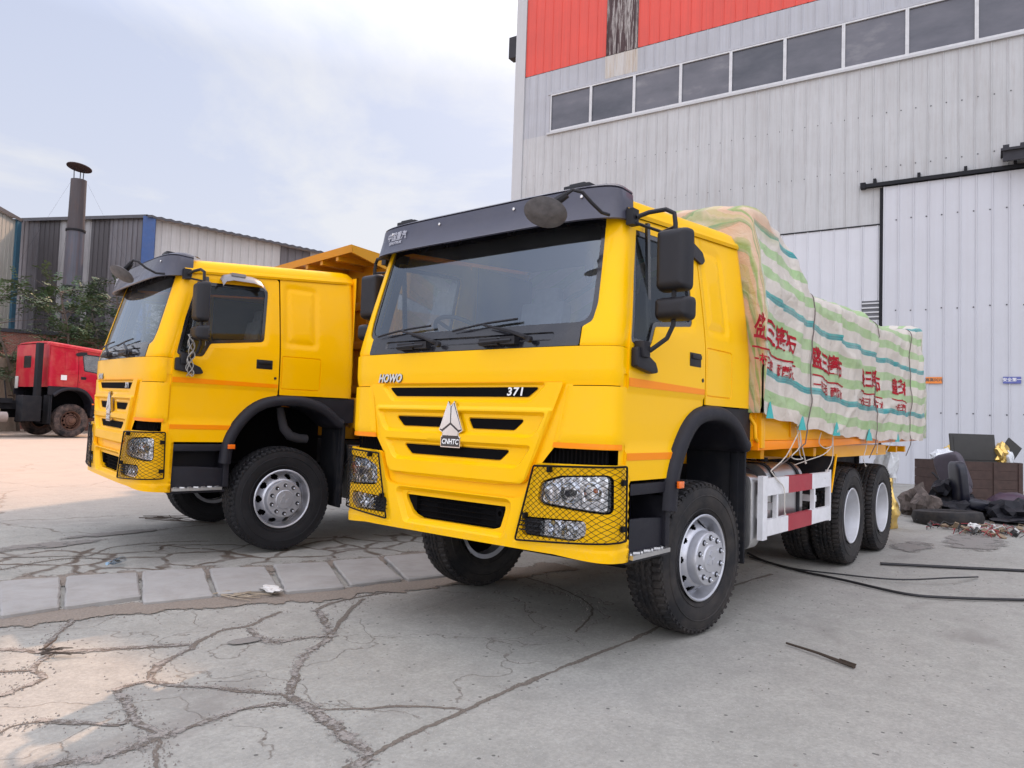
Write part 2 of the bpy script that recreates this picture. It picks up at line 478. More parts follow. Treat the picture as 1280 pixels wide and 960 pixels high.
_tyre_cache = {}
def tyre(parent, sg, ax, mat, style):
    key = (sg, style, mat.name)
    if key in _tyre_cache:
        o = _tyre_cache[key].copy(); COL.objects.link(o); o.parent = parent; o.location = (0, ax, 0); return o
    n = 240 if style != 'far' else 72
    hw = .147; Ro = .5425
    prof = [(-.118, .300), (-.132, .32), (-.148, .37), (-.155, .42), (-.152, .47), (-.142, .505), (-.136, .525)]
    tread = np.linspace(-.130, .130, 27)
    rows = []
    def ring(a, r): return [(r*cos(2*pi*j/n), sg*a, r*sin(2*pi*j/n)) for j in range(n)]
    for a, r in prof:
        rows.append(ring(a, r))
    P = 60.0
    for k, a in enumerate(tread):
        row = []
        edge = abs(a)/.13
        for j in range(n):
            th = 2*pi*j/n; r = Ro-.010*edge**4
            ph = (th*P/(2*pi)) % 1.0
            z = .008*(abs(ph*2-1)*2-1)
            g = 0
            for ga in (-.068, -.023, .023, .068):
                if abs(a-ga-z*.8) < .0065: g = 1
            if abs(a) > .078 and ((ph+.15) % 1.0) < .30: g = max(g, .8)
            if style == 'lug' and abs(a) > .03 and abs(a) < .078 and ((ph+.5+.0) % 1.0) < .25: g = max(g, .6)
            rr = r-.015*g
            row.append((rr*cos(th), sg*a, rr*sin(th)))
        rows.append(row)
    for a, r in prof[::-1]: rows.append(ring(-a, r))
    # moulded ribs on the sidewall
    mb = MB(); mb.grid(rows, closeu=True)
    for a in (1, -1):
        for rr, q in ((.505, .1445), (.44, .1555), (.345, .143)):
            mb.lathe([(sg*a*(q-.002), rr+.006), (sg*a*(q+.003), rr+.002), (sg*a*(q+.003), rr-.002), (sg*a*(q-.002), rr-.006)], n//2)
    if style != 'far':
        for k in range(60):   # shoulder blocks
            t = 2*pi*(k+.35)/60
            for a in (1, -1):
                c = Vector((.512*cos(t), sg*a*.1425, .512*sin(t)))
                rm = Matrix.Rotation(-t, 3, 'Y')
                mb.box(c, (.03, .010, .022), rm)
    o = mb.build('tyre', mat, parent, smooth=32, merge=False); o.location = (0, ax, 0)
    _tyre_cache[key] = o
    return o

def wheel_rear(root, cx, sg, mats, single=False):
    w = bpy.data.objects.new('wheel', None); COL.objects.link(w); w.parent = root
    w.location = (cx, 0, .5425)
    tyre(w, sg, sg*1.01, mats['tyre'], 'lug'); tyre(w, sg, sg*.68, mats['tyre'], 'lug')
    mb = MB()
    prof = [(.145, .308), (.151, .300), (.142, .287), (.09, .277), (.03, .268), (-.05, .258), (-.085, .25), (-.10, .225), (-.11, .19), (-.105, .15)]
    mb.lathe([(sg*(1.01+a), r) for a, r in prof], 64)
    mb.lathe([(sg*(.68+a), r) for a, r in [(-.145, .306), (-.13, .27), (.145, .27), (.145, .306)]], 40)
    mb.build('rim', mats['rimr'], w, smooth=40)
    h = MB(); h.lathe([(sg*(.88), .15), (sg*.97, .145), (sg*1.03, .12), (sg*1.045, .09), (sg*1.05, .0001)], 32)
    for k in range(10):
        t = 2*pi*k/10; h.lathe([(0, .016), (sg*.035, .016), (sg*.035, .0001)], 6, c=(.168*cos(t), sg*.905, .168*sin(t)))
    h.build('hub', M['chassis'], w)
    return w

LAMPG = fillet([(.745, 1.205), (1.30, 1.225), (1.315, .79), (.62, .745)], .012, 2)
LAMP = fillet([(.80, 1.105), (.93, 1.145), (1.22, 1.165), (1.225, .955), (.775, .985)], [.03, .05, .03, .03, .04])
FOG = fillet([(.80, .880), (1.10, .895), (1.10, .82), (1.03, .785), (.80, .79)], [.01, .03, .04, .04, .01])
SLOTS = [fillet([(-.70, 1.685), (.72, 1.685), (.63, 1.625), (-.62, 1.625)], [.01, .01, .04, .04]),
         fillet([(-.60, 1.480), (-.04, 1.480), (-.04, 1.415), (-.52, 1.415)], [.01, .008, .008, .045]),
         fillet([(.13, 1.480), (.61, 1.480), (.53, 1.415), (.17, 1.415)], [.01, .01, .045, .01]),
         fillet([(-.50, 1.285), (.50, 1.285), (.42, 1.220), (-.42, 1.220)], [.01, .01, .045, .045])]

def build_cab(root, kind, paintm, guards=True, side_letter=True):
    P = paintm; OR = M['orange'] if kind != 'C' else paintm
    # ---- bodywork shell: rear quarters, pillars, roof
    mb = MB()
    for sg in (1, -1):
        S = side_S(sg)
        rear = fillet([(.115, 1.63), (-.80, 1.63), (-.80, zl(-.8)-.02), (.13, zl(.13)-.02)], [.005, .002, .002, .005])
        rec = fillet([(.085, 2.14), (.085, 2.80), (-.30, 2.80), (-.30, 2.14)], [.07]*4)
        recB = offset(rec, .05)
        box = fillet([(.10, 1.695), (.10, 2.035), (-.33, 2.035), (-.33, 1.695)], .025)
        sheet(mb, rear, S, (), .05, [(rec, -.012, .022), (recB, .008, .018), (offset(box, -.006), -.009, .004), (offset(box, .001), .009, .004)], .012, (0, sg, 0))
        # A pillar between windscreen and door
        pil = [(1.045, 1.935), (SMAX+.004, 1.935), (SMAX+.004, 2.80), (1.06, 2.80)]
    win = fillet([(-1.06, 1.99), (1.06, 1.99), (1.085, 2.78), (-1.085, 2.78)], [.13, .13, .05, .05])
    band = [(-SMAX-.012, 1.935), (SMAX+.012, 1.935), (SMAX+.012, 2.82), (-SMAX-.012, 2.82)]
    hole = fillet([(-.985, 1.90), (.985, 1.90), (.985, 1.99), (1.075, 2.13), (1.10, 2.80), (-1.10, 2.80), (-1.075, 2.13), (-.985, 1.99)], [.004, .004, .02, .09, .03, .03, .09, .02])
    pill_r = [(.995, 1.937), (SMAX-.002, 1.937), (SMAX-.002, 2.83), (1.105, 2.83), (1.10, 2.74), (1.085, 2.20), (1.06, 2.09), (.995, 2.055)]
    pill_r = fillet(pill_r, [.005, .0, .0, .0, .02, .2, .05, .02])
    sheet(mb, pill_r, Sf, (), .04, [(offset(pill_r, .0), .006, .02)], .03, (1, 0, 0))
    sheet(mb, flip(pill_r), Sf, (), .04, [(offset(flip(pill_r), .0), .006, .02)], .03, (1, 0, 0))
    # hinge side strip between front panel and door, running down beside the lamps
    for f in (lambda q: q, flip):
        sheet(mb, f(rect(SMAX-.05, 1.135, SMAX-.002, 1.934)), Sf, (), .05, (), .03, (1, 0, 0))
        sheet(mb, f(fillet(rect(SMAX-.075, 1.775, SMAX-.004, 1.925), .01)), lambda s, z, d: Sf(s, z, d+.008), (), .05, (), .02, (1, 0, 0))
    # roof
    rows = []
    xs = [1.10, 1.06, 1.0, .7, .3, -.1, -.45, -.62, -.70, -.745, -.765]
    for i, x in enumerate(xs):
        z0 = zl(x); w = Ys(z0)
        k = [1]*8+[.93, .75, .45]; kk = k[i]; dx = 0
        half = [(w+.016, z0-.035), (w+.026, z0-.012), (w+.016, z0+.010), (w-.006, z0+.018), (w-.010, z0+.034), (w-.030, z0+.075*kk), (w-.085, z0+.108*kk), (w-.20, z0+.124*kk), (.6, z0+.140*kk), (0, z0+.146*kk)]
        if i >= 8: half = [(max(0, y-(.02, .04, .07)[i-8]) if y > .1 else y, z) for y, z in half]
        rows.append([(x, y, z) for y, z in half]+[(x, -y, z) for y, z in half[-2::-1]])
    mb.grid(rows)
    # rear wall (with the window of the tractor left out elsewhere), floor
    rw = rect(-1.12, 1.60, 1.12, 2.99)
    hol = [fillet(rect(.08, 2.22, .60, 2.62), .05)] if kind == 'C' else []
    sheet(mb, rw, lambda y, z, d: (-.752-d, y, z), hol, .3, (), .01, (-1, 0, 0))
    mb.build('cab_shell', P, root, smooth=40)
    if kind == 'C':
        g = MB(); sheet(g, fillet(rect(.10, 2.24, .58, 2.60), .05), lambda y, z, d: (-.757-d, y, z), (), .2); g.build('rear_window', M['glass'], root)
    for sg in (1, -1):
        mb = MB(); sheet(mb, [(1.10, 1.14), (1.24, 1.14), (1.22, 1.95), (1.05, 2.80), (.90, 2.80), (1.07, 1.95)], lambda x, z, d: (x, sg*(Ys(z)-.036), z), (), .1); mb.build('door_frame', M['void'], root)
    # ---- floor, inner trim, dash, seats
    mb = MB(); mb.bbox((.66, -1.10, 1.15), (1.20, 1.10, 1.19)); mb.bbox((-.74, -1.10, 1.60), (.66, 1.10, 1.64)); mb.bbox((.63, -1.10, 1.19), (.66, 1.10, 1.60)); mb.bbox((-.73, -1.05, 1.62), (-.70, 1.05, 2.9))
    mb.bbox((-.70, -1.04, 1.64), (.10, -1.02, 2.85)); mb.bbox((-.70, 1.02, 1.64), (.10, 1.04, 2.85))
    mb.grid([[(x, y, zl(x)+.0) for y in (-1.03, -.5, 0, .5, 1.03)] for x in (1.12, 1.0, .4, -.2, -.7)])
    mb.build('cab_lining', M['interior'], root)
    mb = MB(); dash = fillet([(1.28, 1.25), (1.28, 1.90), (1.05, 1.98), (.80, 1.90), (.78, 1.6), (.95, 1.25)], .05)
    mb.prism([(x, z) for x, z in dash], -1.05, 1.05, 'y')
    mb.prism(fillet([(1.0, 1.9), (.80, 2.06), (.74, 2.02), (.78, 1.85)], .02), -.85, -.25, 'y'); mb.build('dashboard', M['plastic'], root)
    for sgn in (-1, 1):
        mb = MB(); y0 = sgn*.55
        mb.box((.02, y0, 1.86), (.52, .5, .14)); mb.box((-.26, y0, 2.22), (.14, .48, .66), (0, R(-10), 0)); mb.box((-.33, y0, 2.60), (.1, .28, .17), (0, R(-10), 0)); mb.box((0, y0, 1.72), (.4, .4, .15))
        mb.build('cab_seat', M['plasticwrap'] if sgn < 0 else M['seatcloth'], root, bevel=.03)
    wy = -.55
    st = bpy.data.objects.new('steering_wheel', None)
    mb = MB(); mb.tube([(.24*cos(t), .24*sin(t), 0) for t in np.linspace(0, 2*pi, 33)[:-1]], .017, 8, closed=True)
    for a in (90, 210, 330): mb.tube([(0, 0, -.02), (.23*cos(R(a)), .23*sin(R(a)), 0)], .014, 6)
    mb.lathe([(-.05, .06), (0, .05), (.005, .0001)], 16, 'z'); mb.tube([(0, 0, -.03), (0, 0, -.35)], .03, 8)
    o = mb.build('steering_wheel', M['plastic'], root); o.location = (.78, wy, 2.13); o.rotation_euler = (0, R(-32), 0)
    # ---- windscreen + black band under it
    mb = MB(); ws = fillet([(-1.085, 2.045), (1.085, 2.045), (1.112, 2.81), (-1.112, 2.81)], [.10, .10, .05, .05])
    sheet(mb, ws, lambda s, z, d: Sf(s, z, d-.012), (), .07); mb.build('windscreen', M['wglass'], root)
    mb = MB(); ring_o = fillet([(-1.105, 2.015), (1.105, 2.015), (1.125, 2.82), (-1.125, 2.82)], [.12, .12, .05, .05])
    ring_i = fillet([(-1.04, 2.085), (1.04, 2.085), (1.072, 2.735), (-1.072, 2.735)], [.10, .10, .07, .07])
    sheet(mb, ring_o, lambda s, z, d: Sf(s, z, d-.008), [ring_i], .05)
    mb.build('windscreen_seal', M['gloss'], root)
    mb = MB(); st_ = fillet([(-.99, 1.938), (.99, 1.938), (.99, 2.06), (-.99, 2.06)], .015)
    sheet(mb, st_, lambda s, z, d: Sf(s, z, d+.004), (), .05, [(fillet(rect(-.80, 1.975, .80, 2.03), .02), -.012, .01)], .02)
    mb.build('cowl_strip', M['gloss'], root)
    # wipers
    for y0, l in ((-.40, 1), (.42, 1)):
        mb = MB()
        piv = Vector(Sf(y0+.22, 1.985, .03)); tip = Vector(Sf(y0-.20, 2.10, .045))
        mb.box(tuple(Vector(Sf(y0+.05, 1.985, .03))), (.05, .12, .05), bevel if False else None)
        mb.box(tuple(Vector(Sf(y0-.12, 1.980, .025))), (.05, .16, .045))
        mb.tube([Sf(y0-.20, 1.975, .05), Sf(y0, 1.982, .06), Sf(y0+.08, 1.985, .05)], .012, 6)
        mb.tube([piv, Sf(y0+.20, 2.00, .07), Sf(y0+.05, 2.045, .065), tip], [.02, .014, .011, .007], 6)
        mb.lathe([(0, .022), (.03, .02), (.03, .0001)], 10, 'x', tuple(piv))
        bl = [Sf(y0-.50+.058*i, 2.075+.0055*i+.008*sin(i*.35), .024) for i in range(11)]
        mb.tube(bl, .008, 6); 
        mb.build('wiper', M['plastic'], root)
    # ---- sun visor
    zt = 2.955
    def vis(t, row):
        # t in -1..1 round the front; rows = (x of ends, x depth, width, z, drop at the ends)
        xb, d, w, z, dr = row; a = t*pi/2; pp = 4.6
        y = w*(1 if a >= 0 else -1)*abs(sin(a))**(2/pp); x = xb+d*cos(a)**(2/pp)
        return (x, y, z+dr*abs(t)**6)
    nt_ = 60; ts = [(-1+2*i/nt_) for i in range(nt_+1)]
    V = [(.93, .10, 1.035, 2.968, -.03), (.97, .16, 1.060, 2.985, -.03), (1.00, .20, 1.085, 2.975, -.025), (1.015, .225, 1.095, 2.962, -.02), (1.018, .239, 1.103, 2.950, -.02), (1.014, .232, 1.097, 2.943, -.02), (1.019, .246, 1.106, 2.936, -.02), (1.02, .262, 1.110, 2.86, -.005), (1.03, .29, 1.120, 2.735, .02), (1.03, .296, 1.121, 2.728, .02), (1.03, .285, 1.110, 2.722, .02), (1.0, .255, 1.095, 2.75, .0), (.97, .20, 1.065, 2.86, 0)]
    mb = MB(); mb.grid([[vis(t, r) for t in ts] for r in V])
    mb.build('sun_visor', M['visor'] if kind != 'C' else P, root, smooth=50)
    vz = root.children[-1] if False else None
    visor = [c for c in root.children if c.name.startswith('sun_visor')][-1]
    def SV(y, z, d):
        k = (2.948-z)/(2.948-2.735); r = [a+(b-a)*k for a, b in zip(V[6], V[8])]
        a = math.asin(min(1, abs(y)/r[2])**(4.6/2)); x = r[0]+r[1]*cos(a)**(2/4.6)
        return (x+d, y, z)
    if kind != 'C':
        mb = MB()
        text_on(mb, '中国重汽', SV, (-.82, 2.855), .075, .004, sx=.8, bold=.001)
        text_on(mb, 'SINOTRUK', SV, (-.82, 2.806), .032, .004, sx=1.0, bold=.001)
        mb.build('lettering', basic('dull_white_letter', (.42, .42, .46), .4), visor, smooth=0, recalc=False)
        for y0 in (-.88, -.35, .35, .88):
            mb = MB(); mb.lathe([(0, .011), (.006, .010), (.008, .0001)], 10, 'x', SV(y0*1.0, 2.885, .0)); mb.build('rivet', M['silver_letter'], visor)
        for y0 in (-.80, .80):
            mb = MB(); c = vis(math.asin((abs(y0)/1.09)**(4.6/2))*2/pi*(1 if y0 > 0 else -1), V[2])
            mb.box((c[0]-.02, y0, 2.975), (.08, .20, .035)); mb.box((c[0]-.01, y0, 2.985), (.05, .12, .035)); mb.build('marker_lamp', M['plastic'], visor, bevel=.008)
    # ---- doors
    for sg in (1, -1):
        S = side_S(sg)
        d = bpy.data.objects.new('door', None); COL.objects.link(d); d.parent = root
        wl = .0
        crease1 = [(1.30, 1.745), (.0, 1.705), (.0, 1.675), (1.30, 1.69)]
        lowp = [(1.30, 1.275), (.0, 1.275), (.0, 1.0), (1.3, 1.0)]
        midp = [(1.30, 1.70), (.0, 1.685), (.0, 1.30), (1.3, 1.30)]
        rim = offset(WIN, -.03)
        mb = MB()
        sheet(mb, DOOR, S, [WIN], .045, [(midp, -.013, .022), (rim, -.008, .02)], .03, (0, sg, 0))
        mb.build('door_panel', P, d, smooth=40)
        if kind != 'C':
            mb = MB()   # orange strips: reflected tone of the creases put into colour
            sheet(mb, [(1.178, 1.755), (.137, 1.738), (.137, 1.700), (1.178, 1.702)], lambda x, z, dd: S(x, z, .003), (), .05)
            sheet(mb, [(1.178, 1.302), (.565, 1.302), (.590, 1.258), (1.178, 1.258)], lambda x, z, dd: S(x, z, .003), (), .05)
            mb.build('stripe', M['orange'], d)
        mb = MB(); sheet(mb, offset(WIN, -.004), lambda x, z, dd: S(x, z, dd-.012), [offset(WIN, .032)], .05, (), .012, (0, sg, 0))
        # divider bar between quarter light and sliding pane
        mb.box((.87, sg*(Ys(2.4)-.016), 2.38), (.035, .02, .76), (0, R(4), 0))
        mb.build('window_seal', M['gloss'], d)
        mb = MB(); sheet(mb, offset(WIN, .012), lambda x, z, dd: S(x, z, dd-.022), (), .12); mb.build('window_glass', M['glass'] if kind != 'C' else M['dustyglass'], d)
        mb = MB(); c = (.29, 1.935)
        mb.box((c[0], sg*(Ys(1.9)+.001), c[1]), (.17, .016, .095)); mb.box((c[0]+.0, sg*(Ys(1.9)+.012), c[1]+.02), (.14, .02, .03))
        mb.build('door_handle', M['plastic'], d, bevel=.006)
        mb = MB(); mb.lathe([(0, .015), (sg*.006, .014), (sg*.006, .0001)], 12, c=(.17, sg*(Ys(1.8)+.002), 1.80)); mb.build('door_lock', M['plastic'], d)
        # upper window deflector seen on the door
        mb = MB()
        prof = [(.02, 2.70), (.05, 2.78), (.40, 2.80), (.62, 2.74), (.60, 2.70), (.35, 2.72)]
        if kind == 'B' and sg > 0:
            mb.grid([[(x, sg*(Ys(2.75)+o), z+dz) for x, z in ((.76, 2.73), (.73, 2.78), (.66, 2.80), (.45, 2.80), (.37, 2.78), (.32, 2.73))] for o, dz in ((-.01, .03), (.04, .02), (.09, -.02), (.11, -.05))])
            mb.box((.60, sg*(Ys(2.8)+.05), 2.815), (.14, .07, .03)); mb.build('window_hood', basic('smoky_hood', (.22, .21, .22), .35), d, smooth=50)
        else:
            ov = fillet([(.40, 2.80), (.40, 2.72), (.10, 2.64), (.04, 2.68), (.06, 2.74), (.2, 2.79)], [.03, .03, .03, .02, .02, .03])
            sheet(mb, ov, lambda x, z, dd: (x, sg*(Ys(z)+.014+.05*max(0, (2.80-z))), z), (), .06, (), .02, (0, sg, 0)); mb.build('window_hood', M['plastic'], d, smooth=50)
    # ---- front lid (upper panel) and grille
    mb = MB(); up = fillet([(-SMAX+.055, 1.933), (-SMAX+.055, 1.70), (-.905, 1.70), (-.88, 1.72), (.88, 1.72), (.905, 1.70), (SMAX-.055, 1.70), (SMAX-.055, 1.933)], .012)
    sheet(mb, up, lambda s, z, d: Sf(s, z, d+.003+.012*float(sstep(np.array((z-1.70)/.05)))), (), .045, (), .02)
    mb.build('front_lid', P, root, smooth=40)
    gr = fillet([(-.905, 1.715), (-.645, 1.085), (-.40, 1.068), (.40, 1.068), (.645, 1.085), (.905, 1.715)], [.01, .09, .05, .05, .09, .01])
    rel = [(fillet([(-.80, 1.718), (.80, 1.718), (.66, 1.585), (-.66, 1.585)], [.0, .0, .10, .10]), -.026, .022),
           (fillet([(-.80, 1.53), (.80, 1.53), (.71, 1.37), (-.71, 1.37)], [.02, .02, .10, .10]), -.030, .022),
           (fillet([(-.70, 1.325), (.70, 1.325), (.59, 1.175), (-.59, 1.175)], [.02, .02, .10, .10]), -.030, .022),
           (fillet([(-.845, 1.56), (.845, 1.56), (.65, 1.07), (-.65, 1.07)], [.02, .02, .08, .08]), .018, .020)]
    rel += [(offset(s, -.008), -.035, .010) for s in SLOTS]
    mb = MB(); sheet(mb, gr, lambda s, z, d: Sf(s, z, d+.028-.0*z), (), .022, rel, .03)
    grille = mb.build('grille_panel', P, root, smooth=40)
    for s in SLOTS:
        mb = MB(); sheet(mb, offset(s, -.001), lambda a, z, d: Sf(a, z, d+.010), (), .03)
        mb.build('grille_slot', M['void'], grille)
    # mark and letters
    if kind != 'C':
        G = lambda a, z, d: (lambda p: (p[0]+d, p[1], p[2]))(Sf(a, z, .055))
        cz = 1.44
        plate = [(-.035, cz+.150), (-.012, cz+.118), (.022, cz+.152), (.105, cz-.045), (.070, cz-.062), (.075, cz-.085), (.085, cz-.088), (.085, cz-.16), (-.095, cz-.16), (-.095, cz-.088), (-.085, cz-.085), (-.08, cz-.062), (-.115, cz-.045)]
        plate = [(a+.005, z) for a, z in plate]
        mb = MB(); mb.prism([(a, z) for a, z in plate], G(0, cz, 0)[0]-.02, G(0, cz, 0)[0], 'x'); em = mb.build('emblem', M['chrome'], grille)
        x0 = G(0, cz, 0)[0]
        mb = MB(); mb.prism([(a, z) for a, z in offset(plate, .006)], x0+.0005, x0+.002, 'x'); mb.build('emblem_field', M['gloss'], em)
        mb = MB()
        L_ = [(-.030, cz+.136), (-.008, cz+.108), (-.008, cz+.006), (-.082, cz-.040), (-.104, cz-.036)]
        Rr = [(.018, cz+.138), (.002, cz+.108), (.002, cz+.006), (.072, cz-.040), (.094, cz-.036)]
        Bt = [(-.003, cz-.008), (.066, cz-.052), (.066, cz-.080), (-.072, cz-.080), (-.072, cz-.052)]
        for q in (L_, Rr[::-1], Bt): mb.prism([(a+.005, z) for a, z in q], x0+.002, x0+.005, 'x')
        mb.build('emblem_leaf', M['silver_letter'], em)
        mb = MB(); text_on(mb, 'CNHTC', lambda a, z, d: (x0+.004, a, z), (0, cz-.122), .048, shear=.2, bold=.0016, sx=.92); mb.build('lettering', M['white_letter'], em, smooth=0, recalc=False)
        mb = MB(); text_on(mb, '371', lambda a, z, d: Sf(a, z, .016+d), (.53, 1.655), .072, shear=.15, bold=.002, sx=1.25, spacing=1.1); mb.build('lettering', M['white_letter'], grille, smooth=0, recalc=False)
        lid = [c for c in root.children if c.name.startswith('front_lid')][-1]
        mb = MB(); text_on(mb, 'HOWO', lambda a, z, d: Sf(a, z, .018+d), (-.70, 1.752), .082, shear=.3, bold=.0035, sx=.95); 
        text_on(mb, 'HOWO', lambda a, z, d: Sf(a, z, .017+d), (-.697, 1.750), .082, shear=.3, bold=.0042, sx=.95, d=-.001, mi=1)
        mb.build('lettering', [M['silver_letter'], M['plastic']], lid, smooth=0, recalc=False)
    # dark structure behind the panels
    mb = MB(); sheet(mb, rect(-SMAX+.09, .80, SMAX-.09, 1.92), lambda s, z, d: Sf(s, z, -.05), (), .12)
    for k in range(14):
        for sgn in (1, -1): mb.tube([Sf(sgn*(.80+.03*k), 1.20, -.03), Sf(sgn*(.80+.03*k), 1.33, -.03)], .006, 4)
    mb.build('front_frame', M['void'], root)
    mb = MB(); fp = [(-.97, 1.725), (-.835, 1.315), (-.74, 1.205), (-.66, .93), (.66, .93), (.74, 1.205), (.835, 1.315), (.97, 1.725)]
    sheet(mb, fp, lambda s, z, d: Sf(s, z, .004), (), .08); mb.add([], []); mb.build('grille_surround', P, root)
    # corner panels
    for f in (lambda q: q, flip):
        mb = MB(); cp = fillet([(.918, 1.694), (SMAX-.035, 1.694), (SMAX-.035, 1.318), (.832, 1.318)], [.02, .015, .012, .02])
        sheet(mb, f(cp), lambda s, z, d: Sf(s, z, d+.018), (), .035, [(f(fillet([(.86, 1.365), (SMAX, 1.365), (SMAX, 1.25), (.8, 1.25)], .01)), -.012, .03), (f([(.90, 1.72), (.95, 1.72), (.86, 1.2), (.80, 1.2)]), -.012, .02)], .03)
        c = mb.build('corner_panel', P, root, smooth=40)
        if kind != 'C':
            mb = MB(); sheet(mb, f([(.842, 1.352), (SMAX-.037, 1.352), (SMAX-.037, 1.320), (.834, 1.320)]), lambda s, z, d: Sf(s, z, .0095+.0075), (), .05); mb.build('stripe', M['orange'], c)  # lower edge's interreflected tone laid on as an orange strip
    # ---- bumper
    bo = fillet([(-SMAX-.03, .655), (-SMAX-.03, 1.135), (-SMAX+.04, 1.232), (-.755, 1.222), (-.66, 1.01), (-.56, .992), (.56, .992), (.66, 1.01), (.755, 1.222), (SMAX-.04, 1.232), (SMAX+.03, 1.135), (SMAX+.03, .655), (.9, .69), (-.9, .69)],
                [.004, .01, .01, .03, .06, .03, .03, .06, .03, .01, .01, .004, .2, .2])
    ik = fillet([(-.50, .955), (.51, .955), (.455, .795), (.38, .775), (-.30, .775), (-.38, .80)], [.05, .05, .03, .03, .05, .05])
    iko = fillet([(-.575, .985), (.585, .985), (.50, .735), (-.45, .735)], [.06, .06, .05, .05])
    lampr = offset(LAMP, -.012); fogr = offset(fillet([(.655, .885), (1.10, .90), (1.10, .82), (1.03, .785), (.665, .785)], [.02, .03, .04, .04, .02]), -.006)
    side_step = fillet([(.72, 1.21), (SMAX+.1, 1.3), (SMAX+.1, .73), (.59, .735)], .01)
    rel = [(iko, -.035, .028),
           (side_step, -.006, .008), (flip(side_step), -.006, .008)]
    def BS(s, z, d):
        p = Sf(s, z, d+.047-.03*max(0, (.78-z))*2); return (p[0], p[1]*.984, p[2])
    mb = MB(); sheet(mb, bo, BS, [ik, lampr, flip(lampr), fogr, flip(fogr)], .026, rel, .035)
    bump_ = mb.build('bumper', P, root, smooth=40)
    mb = MB(); sheet(mb, offset(ik, -.02), lambda s, z, d: Sf(s, z, -.045), (), .08); 
    for k in range(26):
        s = -.18+.016*k; mb.tube([Sf(s, .775, -.035), Sf(s, .955, -.035)], .0035, 4)
    for k in range(5): mb.tube([Sf(s, .79+.035*k, -.030) for s in (-.45, -.2, 0, .2, .45)], .005, 4)
    mb.box(Sf(-.42, .88, -.03), (.04, .10, .12)); mb.box(Sf(.44, .87, -.03), (.04, .10, .12)); mb.lathe([(0, .03), (.02, .03), (.02, .018), (0, .018)], 14, 'x', Sf(.44, .88, -.005))
    mb.build('air_intake', M['void'], bump_)
    for f in (lambda q: q, flip):
        sg = 1 if f(LAMP)[0][0] > 0 else -1
        # headlight
        h = bpy.data.objects.new('headlight', None); COL.objects.link(h); h.parent = root
        mb = MB(); sheet(mb, f(LAMP), lambda s, z, d: BS(s, z, -.050+.0035*sin(s*110)*sin(z*30)), (), .014); 
        for cs, cz_, rr in ((.86, 1.05, .055), (.985, 1.055, .06), (1.13, 1.07, .05)):
            p = BS(sg*cs, cz_, -.045)
            mb.lathe([(-.01, rr), (.028, rr+.004), (.030, rr), (.0, rr*.7), (-.02, .02)], 24, 'x', (p[0]-.01, p[1], p[2]))
        mb.build('reflector', M['chrome'], h)
        mb = MB(); p = BS(sg*.985, 1.055, -.03); mb.lathe([(-.01, .022), (.02, .024), (.034, .014), (.036, .0001)], 16, 'x', p); mb.build('bulb_cap', M['interior'], h)
        mb = MB(); p = BS(sg*1.15, 1.08, -.03); mb.lathe([(-.01, .014), (.01, .014), (.02, .0001)], 12, 'x', p); mb.build('indicator_bulb', M['amber'], h)
        mb = MB(); sheet(mb, f(LAMP), lambda s, z, d: BS(s, z, -.010+d), (), .05, [(f(offset(LAMP, 0.0)), .008, .03)]); mb.build('lamp_glass', M['lens'], h)
        fg = bpy.data.objects.new('fog_light', None); COL.objects.link(fg); fg.parent = root
        mb = MB(); sheet(mb, f(FOG), lambda s, z, d: BS(s, z, -.045+.005*sin(s*80)), (), .02)
        p = BS(sg*.89, .84, -.04); mb.lathe([(-.01, .04), (.02, .045), (.0, .02)], 18, 'x', p)
        p = BS(sg*1.0, .84, -.04); mb.lathe([(-.01, .03), (.02, .035), (.0, .02)], 18, 'x', p); mb.build('reflector', M['chrome'], fg)
        mb = MB(); sheet(mb, f(FOG), lambda s, z, d: BS(s, z, -.004), (), .05); mb.build('lamp_glass', M['lens'], fg)
        mb = MB(); sheet(mb, f(fillet([(.665, .88), (.80, .885), (.80, .787), (.675, .787)], .02)), lambda s, z, d: BS(s, z, -.02), (), .04, (), .01)
        for k in range(3): mb.tube([BS(sg*.64, .812+.026*k, .002), BS(sg*.80, .812+.026*k, -.005)], [.004, .008], 5)
        mb.build('vent', M['plastic'], fg)
        if guards:
            gd = bpy.data.objects.new('lamp_guard', None); COL.objects.link(gd); gd.parent = root
            GS = lambda s, z, d=0: BS(s, z, .018)
            poly = f(LAMPG); mb = MB(); q = resamp(poly, .05); mb.tube([GS(*p) for p in q], .0065, 6, closed=True); mb.build('guard_frame', M['mesh'], gd)
            mb = MB(); A = np.array(poly); lo, hi = A.min(0), A.max(0)
            k1 = .78; sp = .0335
            for sl in (1, -1):
                c0 = min(lo[1]-sl*k1*lo[0], lo[1]-sl*k1*hi[0]); c1 = max(hi[1]-sl*k1*lo[0], hi[1]-sl*k1*hi[0]); c = c0
                while c < c1:
                    ss = np.linspace(lo[0], hi[0], 45); pts = np.stack([ss, sl*k1*ss+c], 1); ins = inside(pts, poly)
                    run = []
                    for p, i_ in zip(pts, ins):
                        if i_: run.append(GS(p[0], p[1]))
                        else:
                            if len(run) > 1: mb.tube(run, .0020, 3, cap=False)
                            run = []
                    if len(run) > 1: mb.tube(run, .0020, 3, cap=False)
                    c += sp*1.0
            mb.build('wire_mesh', M['mesh'], gd, recalc=False, merge=False)
            for s_, z_ in ((.86, 1.19), (1.285, 1.13), (1.29, .86), (.69, .90)):
                mb = MB(); p = BS(sg*s_, z_, .01); mb.box(p, (.04, .02, .035)); mb.build('guard_clip', M['mesh'], gd, bevel=.004)
